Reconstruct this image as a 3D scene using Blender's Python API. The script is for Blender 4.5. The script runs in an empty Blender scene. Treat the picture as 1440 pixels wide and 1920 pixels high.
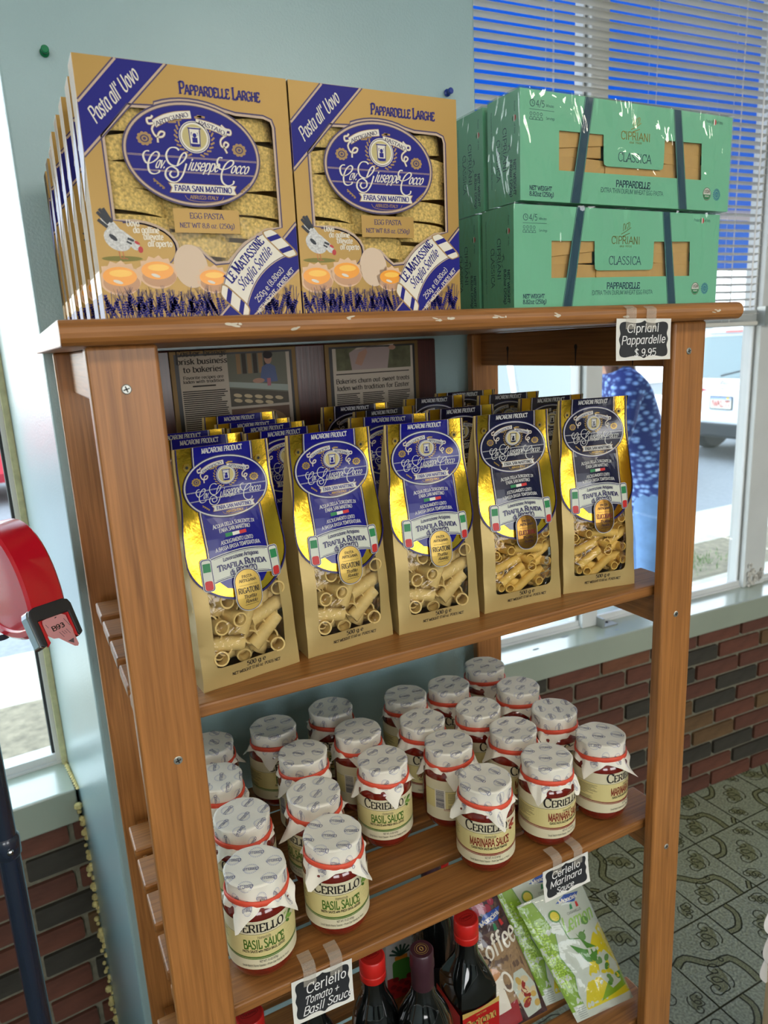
import bpy, bmesh, math, random
from math import sin, cos, pi, radians as rad, sqrt, atan2, hypot
from mathutils import Vector, Matrix
from mathutils.geometry import tessellate_polygon
random.seed(7)
SC = bpy.context.scene
COL = SC.collection
EYE = 1.59                      # eye height above the shop floor; heights below are given from eye level
# ---------------------------------------------------------------- camera
R3 = ((0.88688712, -0.14619956, 0.43824299), (-0.45950516, -0.18097705, 0.86954144), (-0.04781466, -0.97256002, -0.22768566))
cam = bpy.data.cameras.new('camera'); camo = bpy.data.objects.new('camera', cam); COL.objects.link(camo)
M = Matrix(((R3[0][0], -R3[0][1], -R3[0][2], 0), (R3[1][0], -R3[1][1], -R3[1][2], 0), (R3[2][0], -R3[2][1], -R3[2][2], EYE), (0, 0, 0, 1)))
camo.matrix_world = M
cam.sensor_fit = 'VERTICAL'; cam.sensor_height = 34.26; cam.sensor_width = 25.7
cam.lens = 34.26 * 1345 / 1920
cam.clip_start = 0.02; cam.clip_end = 200
cam.dof.use_dof = True; cam.dof.focus_distance = 0.86; cam.dof.aperture_fstop = 8.0
SC.camera = camo
# ---------------------------------------------------------------- sky, exposure
w = bpy.data.worlds.new('sky'); SC.world = w; w.use_nodes = True
nt = w.node_tree; nt.nodes.clear()
out = nt.nodes.new('ShaderNodeOutputWorld'); bg = nt.nodes.new('ShaderNodeBackground')
tc = nt.nodes.new('ShaderNodeTexCoord'); sp = nt.nodes.new('ShaderNodeSeparateXYZ'); rp = nt.nodes.new('ShaderNodeValToRGB')
rp.color_ramp.elements[0].position = 0.0; rp.color_ramp.elements[0].color = (1.0, 0.98, 0.95, 1)
rp.color_ramp.elements[1].position = 0.7; rp.color_ramp.elements[1].color = (0.62, 0.80, 1.0, 1)
nt.links.new(tc.outputs['Generated'], sp.inputs[0]); nt.links.new(sp.outputs['Z'], rp.inputs[0])
nt.links.new(rp.outputs[0], bg.inputs[0]); nt.links.new(bg.outputs[0], out.inputs[0])
bg.inputs[1].default_value = 6.0
SC.view_settings.view_transform = 'Standard'; SC.view_settings.look = 'None'
SC.view_settings.exposure = 0.12; SC.view_settings.gamma = 1.0; SC.view_settings.use_curve_mapping = False
SC.cycles.max_bounces = 10; SC.cycles.transparent_max_bounces = 16
def area(name, loc, rot, sx, sy, power, color=(1, 1, 1)):
    l = bpy.data.lights.new(name, 'AREA'); l.shape = 'RECTANGLE'; l.size = sx; l.size_y = sy; l.energy = power; l.color = color
    o = bpy.data.objects.new(name, l); COL.objects.link(o); o.location = loc; o.rotation_euler = rot
    return o
CEIL = 2.85
for i, (lx, ly, pw) in enumerate(((-0.9, -1.1, 16), (1.3, -1.3, 17), (3.1, -1.0, 15))):
    area('ceiling_fill', (lx, ly, CEIL - 0.06), (0, 0, 0), 1.15, 0.3, pw, (1.0, 0.93, 0.80))  # unseen lamps, added for warm fill and highlights on the shrink wrap

# ---------------------------------------------------------------- helpers
def lin(r, g, b):
    f = lambda c: (c / 255 / 12.92) if c / 255 <= 0.04045 else ((c / 255 + 0.055) / 1.055) ** 2.4
    return (f(r), f(g), f(b), 1)
MATS = {}
def mat(name, rgb=(128, 128, 128), rough=0.5, metal=0.0, coat=0.0, coatr=0.05, spec=0.5, noise=0, namt=0.12, bump=0, bscale=200, scale=(1, 1, 1), emit=0, ior=None, sub=0):
    if name in MATS: return MATS[name]
    m = bpy.data.materials.new(name); m.use_nodes = True; MATS[name] = m
    n = m.node_tree; p = n.nodes['Principled BSDF']; c = lin(*rgb)
    p.inputs['Base Color'].default_value = c; p.inputs['Roughness'].default_value = rough; p.inputs['Metallic'].default_value = metal
    p.inputs['Coat Weight'].default_value = coat; p.inputs['Coat Roughness'].default_value = coatr; p.inputs['Specular IOR Level'].default_value = spec
    if ior: p.inputs['IOR'].default_value = ior
    if emit: p.inputs['Emission Color'].default_value = c; p.inputs['Emission Strength'].default_value = emit
    if noise or bump:
        t = n.nodes.new('ShaderNodeTexCoord'); mp = n.nodes.new('ShaderNodeMapping'); mp.inputs['Scale'].default_value = scale
        n.links.new(t.outputs['Object'], mp.inputs[0])
    if noise:
        a = n.nodes.new('ShaderNodeTexNoise'); a.inputs['Scale'].default_value = noise; a.inputs['Detail'].default_value = 5
        n.links.new(mp.outputs[0], a.inputs['Vector'])
        r = n.nodes.new('ShaderNodeValToRGB'); r.color_ramp.elements[0].position = 0.3; r.color_ramp.elements[1].position = 0.7
        r.color_ramp.elements[0].color = tuple(x * (1 - namt) for x in c[:3]) + (1,)
        r.color_ramp.elements[1].color = tuple(min(1, x * (1 + namt)) for x in c[:3]) + (1,)
        n.links.new(a.outputs['Fac'], r.inputs[0]); n.links.new(r.outputs[0], p.inputs['Base Color'])
    if bump:
        a = n.nodes.new('ShaderNodeTexNoise'); a.inputs['Scale'].default_value = bscale; a.inputs['Detail'].default_value = 3
        n.links.new(mp.outputs[0], a.inputs['Vector']); b = n.nodes.new('ShaderNodeBump'); b.inputs['Strength'].default_value = bump; b.inputs['Distance'].default_value = 0.002
        n.links.new(a.outputs['Fac'], b.inputs['Height']); n.links.new(b.outputs[0], p.inputs['Normal'])
    return m
def wood(name, axis, dark, light, rough=0.42):
    if name in MATS: return MATS[name]
    m = bpy.data.materials.new(name); m.use_nodes = True; MATS[name] = m
    n = m.node_tree; p = n.nodes['Principled BSDF']; p.inputs['Roughness'].default_value = rough; p.inputs['Coat Weight'].default_value = 0.15; p.inputs['Coat Roughness'].default_value = 0.25
    t = n.nodes.new('ShaderNodeTexCoord'); oi = n.nodes.new('ShaderNodeObjectInfo'); ad = n.nodes.new('ShaderNodeVectorMath'); ad.operation = 'ADD'
    mu = n.nodes.new('ShaderNodeMath'); mu.operation = 'MULTIPLY'; mu.inputs[1].default_value = 7.3
    n.links.new(oi.outputs['Random'], mu.inputs[0]); n.links.new(t.outputs['Object'], ad.inputs[0]); n.links.new(mu.outputs[0], ad.inputs[1])
    mp = n.nodes.new('ShaderNodeMapping'); s = [1, 1, 1]; s[axis] = 0.03; mp.inputs['Scale'].default_value = s
    n.links.new(ad.outputs[0], mp.inputs[0])
    a = n.nodes.new('ShaderNodeTexNoise'); a.inputs['Scale'].default_value = 260; a.inputs['Detail'].default_value = 4; a.inputs['Distortion'].default_value = 0.6
    b = n.nodes.new('ShaderNodeTexNoise'); b.inputs['Scale'].default_value = 22; b.inputs['Detail'].default_value = 6; b.inputs['Distortion'].default_value = 1.2
    n.links.new(mp.outputs[0], a.inputs['Vector']); n.links.new(mp.outputs[0], b.inputs['Vector'])
    mx = n.nodes.new('ShaderNodeMix'); mx.data_type = 'FLOAT'; mx.inputs[0].default_value = 0.38
    n.links.new(a.outputs['Fac'], mx.inputs[2]); n.links.new(b.outputs['Fac'], mx.inputs[3])
    r = n.nodes.new('ShaderNodeValToRGB'); r.color_ramp.elements[0].position = 0.30; r.color_ramp.elements[1].position = 0.66
    r.color_ramp.elements[0].color = lin(*dark); r.color_ramp.elements[1].color = lin(*light)
    n.links.new(mx.outputs[0], r.inputs[0]); n.links.new(r.outputs[0], p.inputs['Base Color'])
    bu = n.nodes.new('ShaderNodeBump'); bu.inputs['Strength'].default_value = 0.25; bu.inputs['Distance'].default_value = 0.0006
    n.links.new(a.outputs['Fac'], bu.inputs['Height']); n.links.new(bu.outputs[0], p.inputs['Normal'])
    return m
def film(name, gloss=0.08, tint=(255, 255, 255), bump=0, bscale=60, rough=0.03, scale=(1, 1, 1), fres=0.6):
    if name in MATS: return MATS[name]
    m = bpy.data.materials.new(name); m.use_nodes = True; MATS[name] = m
    n = m.node_tree; n.nodes.clear(); o = n.nodes.new('ShaderNodeOutputMaterial'); mx = n.nodes.new('ShaderNodeMixShader')
    tr = n.nodes.new('ShaderNodeBsdfTransparent'); tr.inputs[0].default_value = lin(*tint); gl = n.nodes.new('ShaderNodeBsdfGlossy'); gl.inputs['Roughness'].default_value = rough
    lw = n.nodes.new('ShaderNodeLayerWeight'); lw.inputs[0].default_value = 0.25
    ma = n.nodes.new('ShaderNodeMath'); ma.operation = 'MULTIPLY_ADD'; ma.inputs[1].default_value = fres; ma.inputs[2].default_value = gloss
    n.links.new(lw.outputs['Fresnel'], ma.inputs[0]); n.links.new(ma.outputs[0], mx.inputs[0])
    n.links.new(tr.outputs[0], mx.inputs[1]); n.links.new(gl.outputs[0], mx.inputs[2]); n.links.new(mx.outputs[0], o.inputs[0])
    if bump:
        t = n.nodes.new('ShaderNodeTexCoord'); mp = n.nodes.new('ShaderNodeMapping'); mp.inputs['Scale'].default_value = scale
        a = n.nodes.new('ShaderNodeTexNoise'); a.inputs['Scale'].default_value = bscale; a.inputs['Detail'].default_value = 2; a.inputs['Distortion'].default_value = 1.5
        b = n.nodes.new('ShaderNodeBump'); b.inputs['Strength'].default_value = bump; b.inputs['Distance'].default_value = 0.004
        n.links.new(t.outputs['Object'], mp.inputs[0]); n.links.new(mp.outputs[0], a.inputs['Vector']); n.links.new(a.outputs['Fac'], b.inputs['Height'])
        n.links.new(b.outputs[0], gl.inputs['Normal'])
    return m

class MB:
    def __init__(s): s.v = []; s.f = []; s.m = []; s.mats = []
    def mi(s, m):
        if m not in s.mats: s.mats.append(m)
        return s.mats.index(m)
    def add(s, vs, fs, m):
        b = len(s.v); s.v += [tuple(v) for v in vs]; k = s.mi(m)
        for f in fs: s.f.append([b + i for i in f]); s.m.append(k)
        return s
    def box(s, x0, x1, y0, y1, z0, z1, m, mx=None):
        vs = [(x, y, z) for z in (z0, z1) for y in (y0, y1) for x in (x0, x1)]
        if mx: vs = [tuple(mx @ Vector(v)) for v in vs]
        return s.add(vs, [(0, 2, 3, 1), (4, 5, 7, 6), (0, 1, 5, 4), (2, 6, 7, 3), (0, 4, 6, 2), (1, 3, 7, 5)], m)
    def prism(s, poly, ax, a, b, m, mx=None):
        # polygon in the two axes other than ax, extruded along ax from a to b
        def P(u, v, t): return (t, u, v) if ax == 0 else (u, t, v) if ax == 1 else (u, v, t)
        n = len(poly); vs = [P(u, v, a) for u, v in poly] + [P(u, v, b) for u, v in poly]
        if mx: vs = [tuple(mx @ Vector(v)) for v in vs]
        tris = tessellate_polygon([[Vector((u, v, 0)) for u, v in poly]])
        fs = [tuple(t) for t in tris] + [tuple(i + n for i in reversed(t)) for t in tris] + [(i, (i + 1) % n, (i + 1) % n + n, i + n) for i in range(n)]
        return s.add(vs, fs, m)
    def lathe(s, prof, n, m, fn=None, cx=0, cy=0, cz=0, cap=True):
        vs = []
        for r, z in prof:
            for i in range(n):
                a = 2 * pi * i / n; k = fn(a, z) if fn else 1
                vs.append((cx + r * k * cos(a), cy + r * k * sin(a), cz + z))
        fs = [(j * n + i, j * n + (i + 1) % n, (j + 1) * n + (i + 1) % n, (j + 1) * n + i) for j in range(len(prof) - 1) for i in range(n)]
        if cap: fs += [tuple(reversed(range(n))), tuple(range((len(prof) - 1) * n, len(prof) * n))]
        return s.add(vs, fs, m)
    def tube(s, pts, r, m, n=8, closed=False):
        pts = [Vector(p) for p in pts]; N = len(pts); vs = []; up = Vector((0.13, 0.2, 1)).normalized()
        for i, p in enumerate(pts):
            d = (pts[(i + 1) % N] - pts[i - 1]) if closed else (pts[min(i + 1, N - 1)] - pts[max(i - 1, 0)])
            d.normalize(); a = d.cross(up)
            if a.length < 1e-3: a = d.cross(Vector((1, 0, 0)))
            a.normalize(); b = a.cross(d); rr = r[i] if isinstance(r, (list, tuple)) else r
            for k in range(n): vs.append(p + a * rr * cos(2 * pi * k / n) + b * rr * sin(2 * pi * k / n))
        L = N if closed else N - 1
        fs = [(i * n + k, i * n + (k + 1) % n, ((i + 1) % N) * n + (k + 1) % n, ((i + 1) % N) * n + k) for i in range(L) for k in range(n)]
        if not closed: fs += [tuple(reversed(range(n))), tuple(range((N - 1) * n, N * n))]
        return s.add(vs, fs, m)
    def mesh(s, name, smooth=False, merge=0, ang=None):
        me = bpy.data.meshes.new(name); me.from_pydata(s.v, [], s.f)
        for m in s.mats: me.materials.append(m)
        me.polygons.foreach_set('material_index', s.m)
        bm = bmesh.new(); bm.from_mesh(me)
        if merge: bmesh.ops.remove_doubles(bm, verts=bm.verts, dist=merge)
        bmesh.ops.recalc_face_normals(bm, faces=bm.faces)
        if smooth:
            for f in bm.faces: f.smooth = True
            if ang:
                for e in bm.edges:
                    if len(e.link_faces) == 2 and e.calc_face_angle(0) > ang: e.smooth = False
        bm.to_mesh(me); bm.free(); me.update()
        return me
    def build(s, name, parent=None, loc=(0, 0, 0), smooth=False, bevel=0, merge=0, ang=rad(40), seg=2):
        o = bpy.data.objects.new(name, s.mesh(name, smooth, merge, ang)); COL.objects.link(o); o.location = loc
        if parent: o.parent = parent
        if bevel:
            b = o.modifiers.new('bevel', 'BEVEL'); b.width = bevel; b.segments = seg; b.limit_method = 'ANGLE'
        return o
def thing(name, loc, label, cat, rz=0, group=None):
    o = bpy.data.objects.new(name, None); COL.objects.link(o); o.location = loc; o.rotation_euler = (0, 0, rz); o.empty_display_size = 0.05
    o['label'] = label; o['category'] = cat
    if group: o['group'] = group
    return o
def tag(o, label, cat, group=None):
    o['label'] = label; o['category'] = cat
    if group: o['group'] = group
    return o
def struct(o): o['kind'] = 'structure'; return o
def inst(src, name, parent, loc=(0, 0, 0), rot=(0, 0, 0), scale=None):
    o = bpy.data.objects.new(name, src.data if hasattr(src, 'data') else src); COL.objects.link(o); o.parent = parent; o.location = loc; o.rotation_euler = rot
    if scale: o.scale = scale
    return o
KIDS = {}
def dup(root, loc, rz, label, skip=(), rot=None):
    if root.name not in KIDS:
        KIDS[root.name] = [(c, list(c.children)) for c in root.children]
    r = root.copy(); COL.objects.link(r); r.location = loc; r.rotation_euler = rot or (0, 0, rz); r['label'] = label
    for ch, gs in KIDS[root.name]:
        if ch.name.split('.')[0] in skip: continue
        c = ch.copy(); COL.objects.link(c); c.parent = r
        for g in gs:
            d = g.copy(); COL.objects.link(d); d.parent = c
    return r
# ---------------------------------------------------------------- lettering: a small stroke alphabet (cap height 10, x-height 7)
GL = {}
def G(s):
    for ln in s.strip().split('\n'):
        c, wd, *st = ln.split(' | '); GL[c] = (float(wd), st)
G('''A | 8 | 0,0 4,10 | 4,10 8,0 | 1.4,3.5 6.6,3.5
B | 7 | 1.2,0 1.2,10 | ~1.2,10 4.5,10 6,8.8 6,6.5 4.5,5.3 1.2,5.3 | ~1.2,5.3 5,5.3 6.8,4 6.8,1.4 5,0 1.2,0
C | 7.6 | ~7.2,8.2 5.8,9.7 4,10 1.7,8.8 .6,5 1.7,1.2 4,0 5.9,.3 7.3,1.9 | 7.2,7.4 7.2,10
D | 8 | 1.2,0 1.2,10 | ~1.2,10 4,10 6.6,8.6 7.5,5 6.6,1.4 4,0 1.2,0
E | 6.6 | 1.2,0 1.2,10 | 1.2,10 6,10 6,8 | 1.2,5.2 4.8,5.2 | 1.2,0 6.3,0 6.3,2.2
F | 6.2 | 1.2,0 1.2,10 | 1.2,10 6,10 6,8 | 1.2,5.2 4.8,5.2
G | 8 | ~7.2,8.2 5.8,9.7 4,10 1.7,8.8 .6,5 1.7,1.2 4,0 5.9,.3 7,1 | 7.1,.6 7.1,4.4 | 5,4.4 7.8,4.4
H | 8.2 | 1.2,0 1.2,10 | 7,0 7,10 | 1.2,5.2 7,5.2
I | 3.4 | 1.7,0 1.7,10
J | 5 | ~3.8,10 3.8,3 3.2,.6 1.6,0 .3,1
K | 7.6 | 1.2,0 1.2,10 | 6.8,10 1.4,4.6 | 3,6.2 7.3,0
L | 6.2 | 1.2,0 1.2,10 | 1.2,0 6,0 6,2.4
M | 10 | 1.2,0 1.2,10 | 1.2,10 5,1 | 5,1 8.8,10 | 8.8,0 8.8,10
N | 8.2 | 1.2,0 1.2,10 | 1.2,10 7,0 | 7,0 7,10
O | 8.4 | ~4.2,10 1.7,8.8 .6,5 1.7,1.2 4.2,0 6.7,1.2 7.8,5 6.7,8.8 4.2,10
P | 6.8 | 1.2,0 1.2,10 | ~1.2,10 4.7,10 6.4,8.8 6.4,6 4.7,4.8 1.2,4.8
Q | 8.4 | ~4.2,10 1.7,8.8 .6,5 1.7,1.2 4.2,0 6.7,1.2 7.8,5 6.7,8.8 4.2,10 | 4.8,2.4 7.8,-1
R | 7.4 | 1.2,0 1.2,10 | ~1.2,10 4.7,10 6.3,8.8 6.3,6.2 4.7,5 1.2,5 | 4,5 7.2,0
S | 6.4 | ~5.6,8.4 4.6,9.7 3,10 1.2,9 1,7.2 2.6,5.7 4.4,4.6 5.6,3 5.2,1 3.2,0 1.6,.3 .6,1.7
T | 7 | 3.5,0 3.5,10 | .3,8 .3,10 6.7,10 6.7,8
U | 8 | ~1.2,10 1.2,3 2.2,.6 4,0 5.9,.6 6.9,3 6.9,10
V | 8 | 0,10 4,0 | 4,0 8,10
W | 11 | 0,10 2.8,0 | 2.8,0 5.5,9 | 5.5,9 8.2,0 | 8.2,0 11,10
X | 7.6 | .4,10 7.2,0 | 7.2,10 .4,0
Y | 7.6 | .3,10 3.8,4.8 | 7.3,10 3.8,4.8 | 3.8,4.8 3.8,0
Z | 7 | .6,8 .6,10 6.5,10 | 6.5,10 .5,0 | .5,0 6.6,0 6.6,2
a | 6 | 5,0 5,7 | ~5,5.4 3.8,6.9 2.2,6.9 .7,5.2 .7,1.8 2.2,.1 3.8,.2 5,1.7
b | 6.2 | 1.1,0 1.1,10 | ~1.1,5.4 2.3,6.9 4,6.9 5.5,5.2 5.5,1.8 4,.1 2.3,.1 1.1,1.6
c | 5.2 | ~4.8,5.6 3.8,6.9 2.4,6.9 .8,5.2 .8,1.8 2.4,.1 3.8,.1 4.9,1.4
d | 6.2 | 5.1,0 5.1,10 | ~5.1,5.4 3.9,6.9 2.2,6.9 .7,5.2 .7,1.8 2.2,.1 3.9,.1 5.1,1.6
e | 5.6 | ~.8,3.7 5,3.7 4.7,5.8 3.2,7 1.7,6.6 .7,4.6 .8,1.8 2.2,.1 3.8,.1 5,1.4
f | 4 | ~4,9 3.2,10 2,9.2 1.7,7 1.7,0 | .3,6.8 3.4,6.8
g | 6 | ~5,7 5,-1 4.2,-2.7 2.4,-3 .9,-2 | ~5,5.4 3.8,6.9 2.2,6.9 .7,5.2 .7,1.8 2.2,.1 3.8,.2 5,1.7
h | 6.2 | 1.1,0 1.1,10 | ~1.1,5 2.6,6.8 4.2,6.8 5.1,5.2 5.1,0
i | 2.8 | 1.3,0 1.3,7 | 1.3,8.6 1.3,9.8
j | 3 | ~1.6,7 1.6,-1 1,-2.6 -.3,-2.8 | 1.6,8.6 1.6,9.8
k | 6 | 1.1,0 1.1,10 | 5.2,7 1.3,3.3 | 2.6,4.4 5.7,0
l | 2.8 | 1.3,0 1.3,10
m | 9.2 | 1.1,0 1.1,7 | ~1.1,5 2.4,6.8 3.8,6.8 4.6,5.2 4.6,0 | ~4.6,5 5.9,6.8 7.3,6.8 8.1,5.2 8.1,0
n | 6.2 | 1.1,0 1.1,7 | ~1.1,5 2.6,6.8 4.2,6.8 5.1,5.2 5.1,0
o | 6 | ~3,7 1.2,5.8 .7,3.5 1.2,1.2 3,0 4.8,1.2 5.3,3.5 4.8,5.8 3,7
p | 6.2 | 1.1,-3 1.1,7 | ~1.1,5.4 2.3,6.9 4,6.9 5.5,5.2 5.5,1.8 4,.1 2.3,.1 1.1,1.6
q | 6.2 | 5.1,-3 5.1,7 | ~5.1,5.4 3.9,6.9 2.2,6.9 .7,5.2 .7,1.8 2.2,.1 3.9,.1 5.1,1.6
r | 4.4 | 1.1,0 1.1,7 | ~1.1,4.6 2.2,6.5 3.4,7 4.2,6.4
s | 4.8 | ~4.2,5.8 3.2,6.9 2,6.9 .9,5.9 1.3,4.4 3.4,3 4,1.6 3,.1 1.6,0 .5,1.2
t | 4 | ~1.7,9 1.7,1.6 2.5,.1 3.8,.7 | .3,6.8 3.6,6.8
u | 6.2 | ~1,7 1,1.8 2,.1 3.6,.1 5,1.8 | 5,0 5,7
v | 5.8 | .3,7 2.9,0 | 2.9,0 5.5,7
w | 8.4 | .3,7 2.3,0 | 2.3,0 4.2,6.4 | 4.2,6.4 6.1,0 | 6.1,0 8.1,7
x | 5.6 | .4,7 5.2,0 | 5.2,7 .4,0
y | 5.8 | .3,7 2.9,.4 | ~5.5,7 2.7,-.6 1.6,-2.7 .3,-2.8
z | 5.2 | .6,7 4.7,7 | 4.7,7 .5,0 | .5,0 4.8,0
0 | 6.4 | ~3.2,10 1.3,8.6 .8,5 1.3,1.4 3.2,0 5.1,1.4 5.6,5 5.1,8.6 3.2,10
1 | 4.4 | 2.4,0 2.4,10 | 2.4,10 .6,8.4
2 | 6.2 | ~.8,7.8 1.6,9.6 3.2,10 5,9 5.2,7 3.6,4 .6,0 | .6,0 5.7,0
3 | 6 | ~.8,8.6 2,9.8 3.6,9.9 5,8.6 4.8,6.4 2.6,5.4 | ~2.6,5.4 4.8,4.8 5.4,2.6 4.4,.6 2.4,0 .5,1.2
4 | 6.6 | 4.6,0 4.6,10 | 4.6,10 .5,3 | .5,3 6.2,3
5 | 6 | 1.2,10 5,10 | 1.2,10 1,5.4 | ~1,5.4 3,6.2 4.9,5.2 5.3,2.8 4.2,.5 2.2,0 .5,1
6 | 6.2 | ~5,9.2 3.4,10 1.7,8.4 .8,5 1,2 2.4,.1 4.3,.3 5.4,2 5.2,4.4 3.6,5.8 1.8,5 1,3.4
7 | 6 | .5,8.2 .5,10 5.5,10 | 5.5,10 2,0
8 | 6.2 | ~3.1,10 1.2,9 1.2,6.8 3.1,5.5 5,6.8 5,9 3.1,10 | ~3.1,5.5 .9,4 .8,1.4 3.1,0 5.4,1.4 5.3,4 3.1,5.5
9 | 6.2 | ~1.2,.8 2.8,0 4.5,1.6 5.4,5 5.2,8 3.8,9.9 1.9,9.7 .8,8 1,5.6 2.6,4.2 4.4,5 5.2,6.6
. | 2.4 | 1.1,0 1.1,1.2
, | 2.4 | 1.3,1.2 .7,-1.4
' | 2.4 | 1.1,10 .9,7.6
- | 4 | .6,4 3.4,4
( | 3.6 | ~3,11 1.4,8.6 .9,5 1.4,1.4 3,-1
) | 3.6 | ~.6,11 2.2,8.6 2.7,5 2.2,1.4 .6,-1
$ | 6.4 | ~5.6,8.4 4.6,9.7 3,10 1.2,9 1,7.2 2.6,5.7 4.4,4.6 5.6,3 5.2,1 3.2,0 1.6,.3 .6,1.7 | 3.2,-1.4 3.2,11.4
/ | 5 | .4,-1 4.6,11
+ | 6 | 3,1 3,7 | .4,4 5.6,4
! | 2.6 | 1.3,3 1.3,10 | 1.3,0 1.3,1.2
& | 7.6 | ~7,4 5,1 3,0 1,1.2 1,3.4 4.4,7 4.2,9.4 2.8,10 1.6,8.6 2.4,6.4 7,0''')
def smooth_pts(p, k=3):
    o = []
    for i in range(len(p) - 1):
        a, b, c, d = p[max(i - 1, 0)], p[i], p[i + 1], p[min(i + 2, len(p) - 1)]
        for j in range(k):
            t = j / k
            o.append(tuple(0.5 * (2 * b[q] + (c[q] - a[q]) * t + (2 * a[q] - 5 * b[q] + 4 * c[q] - d[q]) * t * t + (3 * b[q] - a[q] - 3 * c[q] + d[q]) * t ** 3) for q in (0, 1)))
    o.append(p[-1]); return o
def nib(dx, dy, thin, thick):
    return thin + (thick - thin) * abs(sin(atan2(dy, dx) - 0.3))
def ribbon(pts, thin, thick=None):
    # quads along a polyline, width following a broad nib
    thick = thick or thin; n = len(pts); L = []; closed = n > 3 and hypot(pts[0][0] - pts[-1][0], pts[0][1] - pts[-1][1]) < 1e-6
    for i, (x, y) in enumerate(pts):
        a = pts[i - 1] if i else (pts[-2] if closed else pts[0]); b = pts[i + 1] if i < n - 1 else (pts[1] if closed else pts[-1])
        dx, dy = b[0] - a[0], b[1] - a[1]; l = hypot(dx, dy) or 1; t = nib(dx, dy, thin, thick) / 2
        L.append((x - dy / l * t, y + dx / l * t, x + dy / l * t, y - dx / l * t))
    return [[(L[i][0], L[i][1]), (L[i][2], L[i][3]), (L[i + 1][2], L[i + 1][3]), (L[i + 1][0], L[i + 1][1])] for i in range(n - 1)]
GC = {}
STY = dict(serif=(0.75, 1.9, 1), bserif=(0.95, 2.25, 1), sans=(1.0, 1.1, 0), bsans=(1.7, 1.9, 0), script=(0.55, 1.7, 0), hand=(1.15, 1.2, 0), bscript=(0.7, 1.8, 0))
def glyph(c, style):
    if (c, style) in GC: return GC[c, style]
    wd, st = GL[c]; thin, thick, sf = STY[style]; q = []
    for s in st:
        sm = s[0] == '~'; p = [tuple(float(z) for z in k.split(',')) for k in s.lstrip('~').split()]
        if sm: q += ribbon(smooth_pts(p), thin, thick)
        else:
            for a, b in zip(p, p[1:]):
                dx, dy = b[0] - a[0], b[1] - a[1]; l = hypot(dx, dy); e = (0 if sf and abs(dy) > abs(dx) else thin / 2) / l
                q += ribbon([(a[0] - dx * e, a[1] - dy * e), (b[0] + dx * e, b[1] + dy * e)], thin, thick)
                if sf and abs(dy) > 1.6 * abs(dx) and l > 4 and len(p) == 2:
                    for (x, y) in (a, b):
                        if y in (0, 10, 7, -3):
                            sg = 1 if y in (0, -3) else -1; hw = thick / 2 + 0.75
                            x0 = x - hw if not (y == 7 or (y == 10 and c in 'bdhkl')) else x - hw; x1 = x + hw if not (y == 7 or (y == 10 and c in 'bdhkl')) else x
                            q.append([(x0, y), (x1, y), (x1, y + sg * thin * 0.9), (x0, y + sg * thin * 0.9)])
    GC[c, style] = (wd, q); return GC[c, style]
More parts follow.
